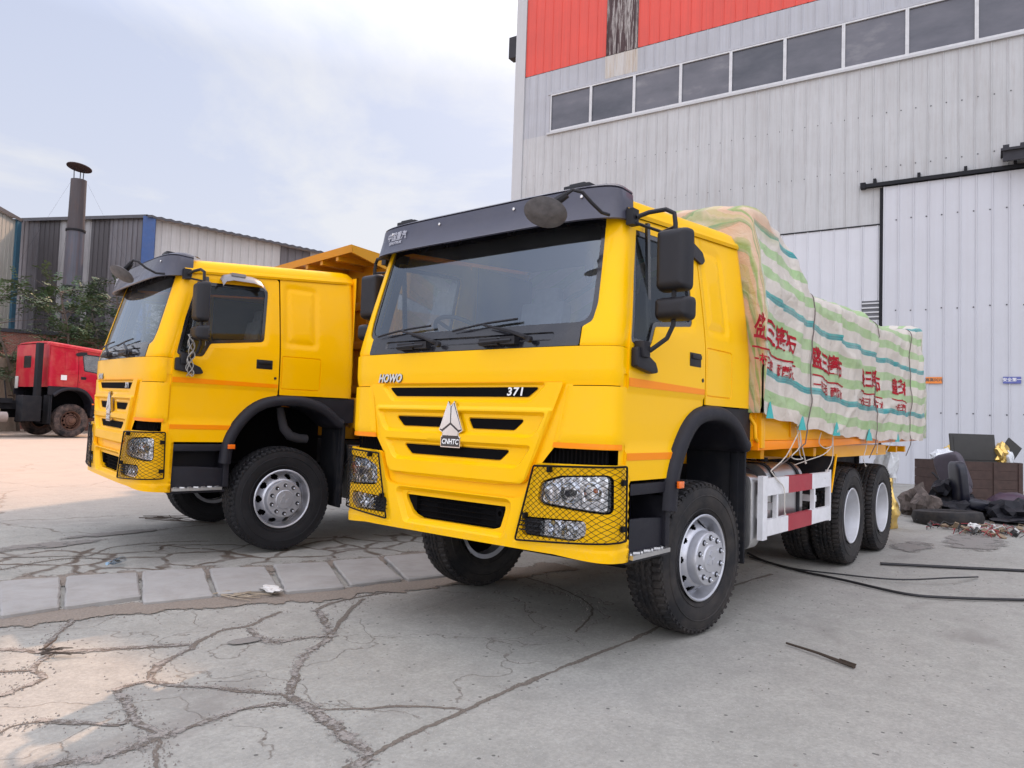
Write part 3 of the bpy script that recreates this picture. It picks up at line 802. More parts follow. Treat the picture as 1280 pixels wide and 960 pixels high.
    # ---- mirrors
    for sg in (1, -1):
        m_ = bpy.data.objects.new('side_mirror', None); COL.objects.link(m_); m_.parent = root
        mb = MB(); A_ = (1.08, sg*1.175, 2.755)
        mb.box((1.085, sg*1.145, 2.755), (.07, .05, .10)); 
        mb.tube([A_, (1.05, sg*1.24, 2.78), (1.02, sg*1.34, 2.79), (1.0, sg*1.385, 2.765), (1.0, sg*1.395, 2.70), (1.0, sg*1.395, 2.20), (1.0, sg*1.395, 2.08), (1.01, sg*1.36, 2.0), (1.05, sg*1.27, 1.925), (1.07, sg*1.22, 1.925)], .0145, 8)
        mb.tube([(1.10, sg*1.16, 2.72), (.90, sg*1.25, 2.69), (1.0, sg*1.39, 2.68)], .010, 6)
        mb.build('mirror_arm', M['plastic'], m_)
        mb = MB(); mb.prism(fillet([(1.13, 1.94), (.94, 1.86), (.90, 1.80), (.97, 1.79), (1.17, 1.82), (1.17, 1.94)], .02), sg*1.21, sg*1.255, 'y'); mb.box((1.09, sg*1.24, 1.93), (.08, .07, .10)); mb.build('mirror_bracket', M['plastic'], m_, bevel=.008)
        for (y0, y1, z0, z1) in ((1.29, 1.505, 2.285, 2.665), (1.285, 1.525, 2.105, 2.25)):
            mb = MB(); pol = fillet(rect(y0, z0, y1, z1), .04)
            if sg < 0: pol = flip(pol)
            prof = [(0, .0), (.04, .002), (.065, .007), (.085, .015), (.098, .026), (.105, .040), (.1065, .052), (.107, .068)]
            rows = []
            for dx, ins in prof: rows.append([(.97+dx, a if sg > 0 else -a, b) for a, b in fillet(rect(y0+ins, z0+ins, y1-ins, z1-ins), max(.04-ins, .006))])
            mb.grid(rows, closeu=True); n = len(rows[0]); 
            mb.v += []; mb.f.append(tuple(range(len(mb.v)-n, len(mb.v)))); mb.m.append(0); mb.f.append(tuple(range(n))[::-1]); mb.m.append(0)
            mb.build('mirror_housing', M['plastic'], m_, smooth=31)
            mb = MB(); q = offset(pol, .012); mb.prism([(a, b) for a, b in q], .966, .9695, 'x'); mb.build('mirror_glass', M['mirrorglass'], m_)
    # kerb mirror on a bent arm over the windscreen
    mb = MB(); fm = bpy.data.objects.new('front_mirror', None); COL.objects.link(fm); fm.parent = root
    y0 = .86
    a = Vector((1.30, .99+.10, 2.73)); pts = [(1.27, 1.09, 2.735), (1.35, 1.09, 2.73), (1.44, 1.075, 2.77), (1.50, 1.05, 2.82), (1.53, 1.0, 2.835), (1.55, .95, 2.80), (1.56, .90, 2.765)]
    mb.tube(pts, .011, 8); mb.tube([(1.54, .97, 2.81), (1.56, .88, 2.76)], [.022, .03], 8); mb.build('mirror_arm', M['plastic'], fm)
    if kind != 'C':
        mb = MB(); mb.lathe([(-.012, .0001), (-.010, .05), (.0, .115), (.012, .12), (.02, .11), (.045, .06), (.055, .0001)], 28, 'x')
        o = mb.build('mirror_disc', basic('grey_mirror_back', (.11, .105, .11), .6, var=.4, vscale=20), fm, smooth=50); o.location = (1.585, .85, 2.715); o.rotation_euler = (R(-8), R(52), R(18)); o.scale = (.6, 1.1, .95)
    # inner mirror seen behind the screen
    mb = MB(); mb.lathe([(-.01, .0001), (.0, .09), (.01, .0001)], 20, 'x'); o = mb.build('inner_mirror', M['plastic'], root); o.location = (1.08, .83, 2.48); o.scale = (1, .55, 1.2); o.rotation_euler = (0, 0, R(-20))
    # ---- wheel arch, steps
    for sg in (1, -1):
        yb = 1.192
        a = bpy.data.objects.new('wheel_arch', None); COL.objects.link(a); a.parent = root
        mb = MB()
        arch_in = [(.60, 1.02), (.57, 1.14), (.47, 1.32), (.33, 1.455), (.15, 1.52), (-.12, 1.53), (-.33, 1.48), (-.46, 1.40), (-.54, 1.33)]
        outer = [(.645, 1.02), (.655, 1.13), (.50, 1.40), (.34, 1.555), (.13, 1.622), (-.76, 1.622), (-.76, 1.36), (-.56, 1.34)]
        pol = outer+arch_in[::-1]
        sheet(mb, pol, lambda x, z, d: (x, sg*(yb+d), z), (), .06, (), .05, (0, sg, 0))
        mb.build('arch_panel', M['cladding'], a, smooth=30)
        mb = MB(); C = []
        cp = [(.60, .92)]+arch_in[1:]+[(-.60, 1.30)]
        # smooth the lip line
        pts = []
        for i in range(len(cp)-1):
            p0 = np.array(cp[max(0, i-1)]); p1 = np.array(cp[i]); p2 = np.array(cp[i+1]); p3 = np.array(cp[min(len(cp)-1, i+2)])
            for t in (0, .25, .5, .75):
                pts.append(.5*((2*p1)+(-p0+p2)*t+(2*p0-5*p1+4*p2-p3)*t*t+(-p0+3*p1-3*p2+p3)*t**3))
        pts.append(np.array(cp[-1])); rows = []
        cen = np.array([0.0, .9])
        for i, p in enumerate(pts):
            t = pts[min(i+1, len(pts)-1)]-pts[max(i-1, 0)]; t = t/np.hypot(*t); nrm = np.array([t[1], -t[0]]); 
            if nrm @ (p-cen) < 0: nrm = -nrm
            row = []
            for o_, yy in ((-.012, -.45), (-.012, .0), (-.010, .040), (.005, .058), (.045, .060), (.075, .050), (.092, .028), (.10, -.002)):
                q = p+nrm*o_; row.append((q[0], sg*(yb+yy), q[1]))
            rows.append(row)
        mb.grid(rows); mb.build('arch_lip', M['cladding'], a, smooth=50)
        mb = MB(); mb.box((.605, sg*1.27, 1.095), (.07, .02, .045)); mb.build('side_indicator', M['amber'], a, bevel=.005)
        # mud flap board behind the wheel
        mb = MB(); mb.bbox((-.66, sg*.70, .42), (-.63, sg*1.2, 1.34)); mb.bbox((-.70, sg*1.08, .45), (-.62, sg*1.15, 1.36)); mb.build('mud_flap', M['chassis'], a, bevel=.01)
        s_ = bpy.data.objects.new('cab_step', None); COL.objects.link(s_); s_.parent = root
        mb = MB()
        mb.bbox((.66, sg*.93, 1.045), (1.17, sg*1.20, 1.115)); mb.bbox((.62, sg*.90, .66), (1.22, sg*.93, 1.06))
        mb.bbox((1.12, sg*.93, .66), (1.17, sg*1.195, 1.05)); mb.bbox((.585, sg*.93, .69), (.645, sg*1.19, 1.02))
        mb.prism(fillet([(1.15, .66), (1.15, .90), (.90, .895), (.62, .875), (.62, .69), (.66, .66)], .03), sg*1.165, sg*1.145, 'y')
        mb.bbox((.62, sg*.93, .640), (1.16, sg*1.20, .665))
        mb.build('step_box', M['cladding'], s_, bevel=.012)
        mb = MB(); mb.bbox((.66, sg*1.0, .668), (1.13, sg*1.235, .695))
        for k in range(7):
            for j in range(4): mb.box((.70+.065*k, sg*(1.03+.055*j), .698), (.045, .012, .01), (0, 0, R(35 if (k+j) % 2 else -35)))
        mb.build('step_plate', M['alu'], s_)
        # dark inner wheel house
        mb = MB(); rows = []
        for i, p in enumerate(pts): rows.append([(p[0], sg*yy, p[1]+.02) for yy in (1.19, .9, .55)])
        mb.grid(rows); mb.bbox((-.66, sg*.55, .9), (.62, sg*.53, 1.5)); mb.build('inner_arch', M['void'], a)

def chassis(root, kind, xr=-6.7):
    mb = MB()
    for sg in (1, -1):
        mb.bbox((1.15, sg*.36, .86), (xr, sg*.44, 1.14))
    for x in (1.1, .3, -.9, -2.0, -3.1, -4.5, -5.9, xr+.1): mb.bbox((x-.05, -.4, .9), (x+.05, .4, 1.1))
    mb.build('chassis_frame', M['chassis'], root, bevel=.008)
    mb = MB()
    mb.bbox((.95, -.42, .62), (-.55, .42, 1.30)); mb.bbox((1.12, -.5, .72), (1.02, .5, 1.25)); mb.lathe([(-.12, .2), (.12, .2), (.12, .0001)], 20, 'x', (.1, 0, .62))
    mb.bbox((-.5, -.22, .6), (-1.5, .22, .95)); mb.build('engine', M['void'], root, bevel=.03)
    mb = MB(); mb.tube([(0, -1.0, .54), (0, -.75, .50), (0, -.5, .42), (0, .5, .42), (0, .75, .50), (0, 1.0, .54)], .055, 8)
    for sg in (1, -1):
        for k in range(5): mb.grid([[(x, sg*.42+yy, .56-.02*k+.09*(abs(x)/.8)**2) for x in np.linspace(-.8+.1*k, .8-.1*k, 9)] for yy in (-.04, .04)])
        mb.tube([(.25, sg*.55, .45), (.1, sg*.6, .9)], .03, 8)
    mb.tube([(-.18, -.85, .42), (-.18, .85, .42)], .025, 8)
    mb.build('front_axle', M['chassis'], root)
    if kind == 'C' or True:
        for x in ((-3.825, -5.175) if kind != 'C' else (-3.2, -4.55)):
            mb = MB(); mb.tube([(x, -.9, .54), (x, .9, .54)], .085, 10); mb.lathe([(-.17, .12), (-.12, .23), (.12, .23), (.17, .12)], 20, 'x', (x, 0, .54)); mb.build('rear_axle', M['chassis'], root)
        mb = MB(); xm = -4.5 if kind != 'C' else -3.87
        for sg in (1, -1):
            for k in range(6): mb.grid([[(xm+x, sg*.44+yy, .80+.02*k-.22*(abs(x)/.75)**2) for x in np.linspace(-.72+.08*k, .72-.08*k, 9)] for yy in (-.045, .045)])
            mb.bbox((xm-.12, sg*.38, .55), (xm+.12, sg*.52, .95))
        mb.build('leaf_springs', M['chassis'], root)

def drive_pipe(root):
    # air intake pipe seen in the wheel arch
    mb = MB(); mb.tube([(.02, 1.02, 1.50), (.0, 1.03, 1.38), (-.03, 1.03, 1.28), (-.10, 1.03, 1.20), (-.20, 1.02, 1.17), (-.30, 1.0, 1.165)], [.04, .045, .05, .052, .05, .05], 14)
    mb.build('intake_pipe', M['interior'], root)

def fuel_side(root, kind):
    for sg in (1, -1):
        t = bpy.data.objects.new('fuel_tank', None); COL.objects.link(t); t.parent = root
        mb = MB(); pol = fillet([(sg*.60, .56), (sg*1.10, .56), (sg*1.16, .62), (sg*1.16, 1.08), (sg*1.08, 1.17), (sg*.60, 1.17)], [.06, .06, .1, .12, .12, .06])
        mb.prism(pol, -1.22, -2.12, 'x'); mb.build('tank_shell', M['alu'], t, smooth=40)
        mb = MB()
        for x in (-1.36, -1.98): mb.prism(offset(pol, -.012) , x-.03, x+.03, 'x')
        mb.tube([(-1.65, sg*.95, 1.18), (-1.65, sg*.95, 1.215)], .05, 14)
        mb.build('tank_strap', M['chassis'], t)
        mb = MB(); mb.lathe([(0, .15), (.42, .15)], 20, 'x', (-1.18, sg*.95, 1.0), cap=True); mb.build('air_tank', M['chassis'], t)
        g = MB(); pol2 = fillet([(sg*.72, .50), (sg*1.20, .50), (sg*1.20, 1.10), (sg*.72, 1.12)], [.05, .10, .08, .05]); g.prism(pol2, -.78, -.96, 'x'); g.build('tank_shield', M['alu'], root, bevel=.012)
        sr = bpy.data.objects.new('side_guard', None); COL.objects.link(sr); sr.parent = root
        y = sg*1.245
        mb = MB()
        def rail(x0, x1, z0, z1, mi): mb.bbox((x0, y-.02, z0), (x1, y+.02, z1), mi)
        mb.bbox((-.84, y-.022, .585), (-.94, y+.022, 1.095)); mb.bbox((-2.60, y-.022, .60), (-2.645, y+.022, 1.095))
        for z0, z1 in ((.935, 1.075), (.61, .74)):
            rail(-.939, -2.602, z0, z1, 0)
        for x in (-1.18, -2.15): mb.bbox((x-.02, y-.018, .735), (x+.02, y+.018, .94))
        for x in (-1.2, -2.3): mb.bbox((x-.03, y-sg*.022, .80), (x+.03, sg*.45, .86)); 
        mb.build('guard_rail', M['white'], sr, smooth=0)
        for z0, z1 in ((.933, 1.077), (.608, .742)):
            mb = MB(); mb.bbox((-1.44, y-.0225, z0), (-2.06, y+.0225, z1)); mb.build('red_band', M['redstripe'], sr, smooth=0)


def finish_front(root, kind, mats):
    pass
def zb(x): return 1.30-.014*(x+.75)      # underside of the tipper body, rising slightly to the back
def tipper(root, kind, mat):
    X0, X1 = -.98, -6.80
    if kind == 'B': X0 = -1.25
    body = MB()
    bodypts = lambda y: [(X0, y, zb(X0)), (X1, y, zb(X1)), (X1, y, 2.72), (X0, y, 2.72)]
    for sg in (1, -1):
        y = sg*1.20
        body.add([(X0, y, zb(X0)+.32), (X1, y, zb(X1)+.2), (X1, y, 2.70), (X0, y, 2.70), (X0, y-sg*.05, zb(X0)+.32), (X1, y-sg*.05, zb(X1)+.2), (X1, y-sg*.05, 2.70), (X0, y-sg*.05, 2.70)],
                 [(0, 1, 2, 3), (7, 6, 5, 4), (0, 4, 5, 1), (3, 2, 6, 7), (0, 3, 7, 4), (1, 5, 6, 2)])
    body.add([(X0, -1.2, zb(X0)+.3), (X0, 1.2, zb(X0)+.3), (X1, 1.2, zb(X1)+.2), (X1, -1.2, zb(X1)+.2)], [(0, 1, 2, 3)])
    body.build('body_side', mat, root)
    # front wall with ribs and its forward leaning hood
    mb = MB(); zt = 3.28 if kind == 'B' else 2.85
    W_ = 1.2 if kind == 'B' else 1.14; mb.bbox((X0-.01, -W_, zb(X0)), (X0+.03, W_, zt))
    for yy in (-1.12, -.7, -.25, .25, .7, 1.12): mb.bbox((X0+.031, yy-.05, zb(X0)+.02), (X0+.09, yy+.05, zt-.12))
    for zz in (1.75, 2.3, 2.78): mb.bbox((X0+.031, -W_, zz-.05), (X0+.075, W_, zz+.05))
    mb.build('front_wall', mat, root, bevel=.006)
    mb = MB()
    if kind == 'B':
        xf = -.62
        mb.add([(X0, -1.2, 3.28), (X0, 1.2, 3.28), (xf, 1.2, 3.35), (xf, -1.2, 3.35), (xf-.02, 1.2, 3.27), (xf-.02, -1.2, 3.27), (X0-.45, -1.2, 3.08), (X0-.45, 1.2, 3.08)],
               [(0, 1, 2, 3), (3, 2, 4, 5), (0, 1, 7, 6)])
        for yy in (-.8, -.4, 0, .4, .8): mb.bbox((X0, yy-.03, 3.22), (xf-.04, yy+.03, 3.275))
        for sg in (1, -1):
            mb.prism([(xf, 3.35), (xf-.03, 3.26), (X0+.1, 3.12), (X0, 2.9), (X0-.5, 2.75), (X0-.5, 3.05), (X0, 3.28)], sg*1.2, sg*1.17, 'y')
    else:
        mb.bbox((-1.5, -1.0, 3.12), (-.90, 1.0, 3.16)); mb.bbox((-.88, -1.0, 2.75), (-.92, 1.0, 3.12))
    mb.build('cab_hood', mat, root)
    # bottom side rail; orange on its lower flange stands for interreflection
    rl = bpy.data.objects.new('side_rail', None); COL.objects.link(rl); rl.parent = root
    for sg in (1, -1):
        mb = MB()
        y0, y1 = sg*1.10, sg*1.235
        def rail(za, zc, m, ya, yb_, nm, xa=-.78, xb=X1-.02):
            mb = MB(); mb.add([(xa, ya, zb(xa)+za), (xb, ya, zb(xb)+za*.6), (xb, ya, zb(xb)+zc*.75), (xa, ya, zb(xa)+zc), (xa, yb_, zb(xa)+za), (xb, yb_, zb(xb)+za*.6), (xb, yb_, zb(xb)+zc*.75), (xa, yb_, zb(xa)+zc)],
                   [(0, 1, 2, 3), (7, 6, 5, 4), (0, 4, 5, 1), (3, 2, 6, 7), (0, 3, 7, 4), (1, 5, 6, 2)]); return mb.build(nm, m, rl, bevel=.006)
        if kind == 'A':
            rail(0, .075, M['orange'], sg*1.05, sg*1.245, 'flange')
            rail(.077, .34, mat, sg*1.05, sg*1.225, 'rail_plate')
        else:
            rail(0, .34, mat, sg*1.05, sg*1.225, 'rail_plate')
    if kind == 'A':
        mb = MB(); mb.bbox((-.88, 1.18, 1.32), (-.80, 1.262, 1.62)); mb.tube([(-.74, 1.16, 1.62), (-.73, 1.235, 1.50), (-.73, 1.24, 1.40), (-.78, 1.235, 1.375)], .016, 8)
        mb.bbox((-.74, .95, 1.33), (-.80, 1.2, 1.60))
        mb.build('corner_bracket', mat, root, bevel=.005)
        for k, x in enumerate((-1.6, -2.9, -4.2, -5.5)):
            mb = MB(); mb.bbox((x-.05, 1.227, zb(x)+.10), (x+.05, 1.24, zb(x)+.26)); mb.build('rope_hook_plate', mat, root)
    # sub-frame under the body
    mb = MB()
    for sg in (1, -1):
        mb.bbox((-.95, sg*.36, 1.142), (-6.6, sg*.46, 1.29))
        mb.bbox((-2.95, sg*.95, 1.20), (-5.45, sg*1.13, 1.325))
    for x in (-1.2, -1.9, -2.6, -3.3, -4.0, -4.7, -5.4, -6.1, -6.6): mb.bbox((x-.04, -1.12, 1.22), (x+.04, 1.12, 1.30))
    mb.build('sub_frame', mat, root)
    for sg in (1, -1):
        mb = MB(); mb.prism([(-2.95, 1.22), (-3.02, 1.21), (-2.86, .86), (-2.78, .88)], sg*.75, sg*1.21, 'y'); mb.build('mudguard', M['chassis'], root)
        mb = MB(); mb.tube([(-2.97, sg*1.22, 1.24), (-2.80, sg*1.22, .86)], .012, 6); mb.build('mudguard_edge', mat, root)
        pass
    mb = MB(); mb.bbox((-6.70, -.85, .78), (-6.62, .85, .90)); mb.bbox((-6.7, -.5, .8), (-6.66, -.42, 1.2)); mb.bbox((-6.7, .42, .8), (-6.66, .5, 1.2)); mb.build('rear_bar', M['chassis'], root, bevel=.01)

# ---------------------------------------------------------------- tarpaulin
_xt = [(-.70, 3.27), (-.80, 3.345), (-1.0, 3.385), (-1.3, 3.37), (-1.5, 3.31), (-1.65, 3.20), (-1.80, 3.02), (-1.93, 2.86), (-2.05, 2.80), (-2.35, 2.81), (-2.7, 2.81), (-3.2, 2.83), (-3.7, 2.85), (-4.3, 2.83), (-4.6, 2.80), (-5.2, 2.84), (-5.8, 2.90), (-6.3, 2.96), (-6.6, 3.0), (-6.72, 3.06), (-6.84, 3.05)]
_xh = [(-.45, 1.60), (-.83, 1.58), (-1.3, 1.53), (-1.6, 1.50), (-2.05, 1.475), (-2.8, 1.43), (-3.4, 1.42), (-4.4, 1.39), (-5.4, 1.40), (-6.5, 1.385), (-6.9, 1.41)]
def itp(tab, x):
    X = [-a for a, _ in tab]; return float(np.interp(-x, X, [b for _, b in tab]))
ROPX = [-2.02, -4.35, -6.25]
def tnoise(x, y, z): return noise.noise(Vector((x, y, z)))
def ridged(x, y, z): return (1-abs(noise.noise(Vector((x, y, z))))*2.2)
def crease(x, y, z): return max(0.0, 1-abs(noise.noise(Vector((x, y, z))))*4.5)**1.6
def tarp_side(x, v, d=0.0, sg=1):
    """v = height above the hem along the cloth side"""
    zh = itp(_xh, x)+.012*sin(x*9+1); zt = itp(_xt, x); H = zt-zh; t = max(0, min(1.0, v/H))
    y = 1.262+.02*(1-t)
    # hump side leans in
    lean = max(0, zt-2.95); y -= lean*.32*sstep(np.array((v-.95)/1.0))
    if x > -2.3: y -= .03*t
    # hanging folds: strong vertical ones under the hump, slanting tension folds further back
    f = 0
    f += .034*crease(x*2.1+v*.5, v*.30, sg*3)*min(1, .4+t)
    f += .014*tnoise(x*5-v*1.4, v*.8, 5+sg)
    f += .030*crease(x*1.2+v*1.0, v*.9-x*.4, 9+sg)+.024*crease(x*1.5-v*.9, v*.5, 17+sg)
    f += .05*tnoise(x*.9, v*.5, 41)
    f += .007*tnoise(x*16+v*5, v*7, 2)+.010*ridged(x*4.2-v*3.1, v*1.9, 31)
    for xr in ROPX:
        q = x-xr-.12*(1-t); f -= .022*exp(-(q/.09)**2)
    # fan of creases running up from the hem tie points
    for xh in (-1.55, -2.65, -3.5, -4.4, -5.3, -6.2):
        dx = x-xh; ang = atan2(dx, v+.12); rr = hypot(dx, v+.1)
        f += .010*cos(ang*11)*exp(-rr/.55)
    # rounded shoulder
    e = max(0, 1-(H-v)/.14) if v > H-.14 else 0
    y -= .09*e*e
    z = zh+min(v, H)-.03*e*e
    s_ = sstep(np.array((2.0+x+0.15)/.4))  # fold of the steep drop
    return (x, sg*(y+f+d), z)
def tarp_top(x, y):
    zt = itp(_xt, x)-.03; k = 1-(abs(y)/1.17)**2
    sag = .05*sin((x+.4)*2.6)*k
    rr = .11*k if x > -1.5 else max(.0, .11-(-1.5-x)*.3)*k
    if -6.7 < x < -1.8: sag -= min(1, (-1.8-x)/.3)*k*(.10+.12*(.5+.5*cos((x+2.02)/2.2*2*pi+pi)))
    f = .022*ridged(x*2.2+y*1.4, y*2.5, 4)+.012*tnoise(x*6, y*6, 1)
    return (x, y, zt+sag+rr+f*min(1, k*3)-.02)
def make_tarp():
    mb = MB(); UV = []
    xs = list(np.arange(-.74, -6.86, -.035)); nv = 56
    # left side, right side as grids; top between
    cols = []
    for x in xs:
        H = itp(_xt, x)-(itp(_xh, x)+.012*sin(x*9+1)); row = []; uv = []
        for j in range(nv+1):
            v = H*j/nv; row.append(tarp_side(x, v)); uv.append((x, v))
        yl = row[-1][1]; 
        r2 = []
        for j in range(nv+1):
            v = H*j/nv; r2.append(tarp_side(x, v, 0, -1))
        yr = r2[-1][1]; n = 34; zl_ = row[-1][2]; zr_ = r2[-1][2]
        for j in range(1, n):
            t = j/n; y = yl+(yr-yl)*t; p = tarp_top(x, y); a = min(1, min(t, 1-t)/.12); a = a*a*(3-2*a); ze = zl_+(zr_-zl_)*t
            row.append((x, y, ze*(1-a)+p[2]*a)); uv.append((x, H+t*2.3))
        for j in range(nv, -1, -1):
            row.append(r2[j]); uv.append((x, H*j/nv))
        cols.append(row); UV.append(uv)
    # front drape: continues forwards and down from the first row
    F = []; FU = []
    n = len(cols[0]); hem0 = 1.60
    for k in range(14, 0, -1):
        row = []; uv = []; dz = k*.115
        for j, p in enumerate(cols[0]):
            z = p[2]-dz
            if z < 1.60: z = min(p[2], 1.60)
            f = .05*ridged(p[1]*4.5+dz*.4, dz*.5, 11)+.03*tnoise(p[1]*9, dz, 3)
            t = min(1, (p[2]-z)/.3)
            yy = p[1]*(1-.012*t)
            row.append((p[0]+.045*t+(.05*f*t*8 if abs(p[1]) < 1.15 else 0)*.5, yy, z)); uv.append((p[1]*.9-2, UV[0][nv][1]+dz*1.0+p[1]*.35))
        F.append(row); FU.append(uv)
    B = []; BU = []
    for k in range(1, 12):
        row = []; uv = []; dz = k*.15
        for j, p in enumerate(cols[-1]):
            z = max(p[2]-dz, min(p[2], 1.42)); row.append((p[0]-.02-.02*tnoise(p[1]*5, dz, 2), p[1]*.995, z)); uv.append((p[1], UV[-1][nv][1]-dz))
        B.append(row); BU.append(uv)
    rows = F+cols+B; uvs = FU+UV+BU
    mb.grid(rows)
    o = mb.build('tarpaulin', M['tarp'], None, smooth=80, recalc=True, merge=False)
    me = o.data; flat = [u for r in uvs for u in r]; ul = me.uv_layers.new(name='cloth')
    li = np.zeros(len(me.loops), int); me.loops.foreach_get('vertex_index', li)
    A = np.array(flat, dtype=np.float32)[li]; ul.data.foreach_set('uv', A.ravel())
    return o

def tarp_material():
    m, nt, b = new_mat('striped_tarp_cloth')
    uv = N(nt, 'ShaderNodeUVMap'); sep = N(nt, 'ShaderNodeSeparateXYZ'); nt.links.new(uv.outputs[0], sep.inputs[0])
    vv = coords(nt)
    wob = noise_n(nt, vv, 2.5, 2); w = math_n(nt, 'MULTIPLY', math_n(nt, 'SUBTRACT', wob, .5), .012)
    v = math_n(nt, 'ADD', sep.outputs[1], w)
    fr = math_n(nt, 'FRACT', math_n(nt, 'DIVIDE', math_n(nt, 'ADD', v, .60), .61))
    beige = (.73, .68, .61); gr = (.40, .60, .28); tq = (.05, .42, .40); dk = (.04, .19, .24)
    # fr = 0 at v = 0.01 ; lower turquoise at v .32-.385
    st = [(0, beige), (.155, beige), (.165, gr), (.315, gr), (.325, beige), (.50, beige), (.505, tq), (.528, dk), (.536, tq), (.560, dk), (.568, tq), (.60, tq), (.605, beige), (.80, beige), (.81, gr), (.955, gr), (.965, beige)]
    r = ramp(nt, fr, st)
    fine = N(nt, 'ShaderNodeTexWave'); fine.inputs['Scale'].default_value = 60; fine.inputs['Distortion'].default_value = 2
    nt.links.new(uv.outputs[0], fine.inputs['Vector'])
    n1 = noise_n(nt, vv, 4, 5, .6)
    f = ramp(nt, n1, [(.35, 0.0), (.75, .35)])
    c = mixc(nt, f.outputs[0], r.outputs[0], (.72, .68, .60))
    # peach tint of the front drape
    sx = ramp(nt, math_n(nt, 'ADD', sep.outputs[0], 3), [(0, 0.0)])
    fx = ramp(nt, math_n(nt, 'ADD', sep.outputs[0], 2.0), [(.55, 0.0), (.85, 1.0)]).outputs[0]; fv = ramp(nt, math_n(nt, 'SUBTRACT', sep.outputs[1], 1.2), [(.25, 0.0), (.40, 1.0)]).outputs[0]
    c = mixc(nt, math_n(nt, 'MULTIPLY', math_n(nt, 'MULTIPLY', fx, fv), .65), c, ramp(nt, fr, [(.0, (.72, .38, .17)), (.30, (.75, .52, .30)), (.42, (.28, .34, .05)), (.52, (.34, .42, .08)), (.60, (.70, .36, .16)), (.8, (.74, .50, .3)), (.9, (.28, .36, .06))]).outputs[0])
    nt.links.new(c, b.inputs['Base Color']); b.inputs['Roughness'].default_value = .42
    b.inputs['Specular IOR Level'].default_value = .6
    wv = noise_n(nt, vv, 11, 5, .6, 1.2)
    cz = N(nt, 'ShaderNodeTexVoronoi'); cz.feature = 'DISTANCE_TO_EDGE'; cz.inputs['Scale'].default_value = 3.6
    dv = N(nt, 'ShaderNodeTexNoise'); dv.inputs['Scale'].default_value = 1.6; nt.links.new(vv, dv.inputs['Vector']); va = N(nt, 'ShaderNodeVectorMath'); va.operation = 'ADD'; nt.links.new(dv.outputs['Color'], va.inputs[0]); nt.links.new(coords(nt, 'Object', (1.0, 1.0, .55), (0, R(18), 0)), va.inputs[1]); nt.links.new(va.outputs[0], cz.inputs['Vector'])
    h = math_n(nt, 'ADD', math_n(nt, 'ADD', wv, math_n(nt, 'MULTIPLY', fine.outputs[1], .03)), math_n(nt, 'MULTIPLY', math_n(nt, 'MINIMUM', cz.outputs['Distance'], .22), 1.5))
    bump(nt, b, h, .03, .55)
    out = nt.nodes['Material Output']; tl = N(nt, 'ShaderNodeBsdfTranslucent'); nt.links.new(c, tl.inputs[0])
    mx = N(nt, 'ShaderNodeMixShader'); mx.inputs[0].default_value = .22
    nt.links.new(b.outputs[0], mx.inputs[1]); nt.links.new(tl.outputs[0], mx.inputs[2]); nt.links.new(mx.outputs[0], out.inputs[0])
    return m

def red_tarp_text(tarp):
    red = basic('red_print', (.34, .002, .012), .6, var=.25, spec=.2)
    for k, (x0, wd) in enumerate(((-.95, 1.0), (-2.42, .95), (-3.98, .95), (-5.45, .95))):
        mb = MB(); S = lambda x, v, d: tarp_side(x0-x*1.0, v, .006)
        text_on(mb, '盛三篷布', S, (0, .655), .215, dirx=1, bold=.0050, sx=1.1, cut=.03)
        text_on(mb, '一布三胶', S, (-.25, .405), .105, bold=.002, sx=1.0, cut=.03)
        text_on(mb, '耐磨防水', S, (.27, .405), .105, bold=.002, sx=1.0, cut=.03)
        u = np.linspace(-.50, .50, 40)
        mb.grid([[S(a, .495, 0) for a in u], [S(a, .510, 0) for a in u]]); mb.build('printed_lettering', red, tarp, smooth=0, recalc=False, merge=False)


def make_ropes():
    objs = []
    for k, xr in enumerate(ROPX):
        pts = []
        H = itp(_xt, xr)-itp(_xh, xr)
        for j in range(0, 40):
            t = j/39; x = xr+.30*(t)**1.0*(1 if k == 0 else .4); v = (itp(_xt, x)-itp(_xh, x))*(1-t)
            pts.append(tarp_side(x, v, .018))
        top = [tarp_top(xr, y) for y in np.linspace(-1.1, 1.1, 22)]
        top = [(p[0], p[1], p[2]+.03) for p in top]
        e = pts[-1]
        tail = [(e[0]+.02, e[1]-.01, 1.36), (e[0]+.18, 1.20, 1.20), (e[0]+.42, 1.12, 1.08)] if k == 0 else [(e[0], e[1]-.01, 1.33), (e[0]+.05, 1.24, 1.18)]
        mb = MB(); mb.tube(top+pts+tail, .006, 5)
        o = mb.build('tarp_rope', M['rope2'], None)
        tag(o, ['taut cord pulled over the striped tarpaulin where the hump drops', 'thin cord pulled over the middle of the low striped tarpaulin', 'thin cord pulled over the rear end of the striped tarpaulin'][k], 'rope', 'cords holding the tarpaulin down')
        objs.append(o)
    # corner tabs and loose strings
    tabs = [(-.80, 1), (-1.62, 0), (-2.65, 0), (-3.45, 0), (-4.4, 0)]
    return objs

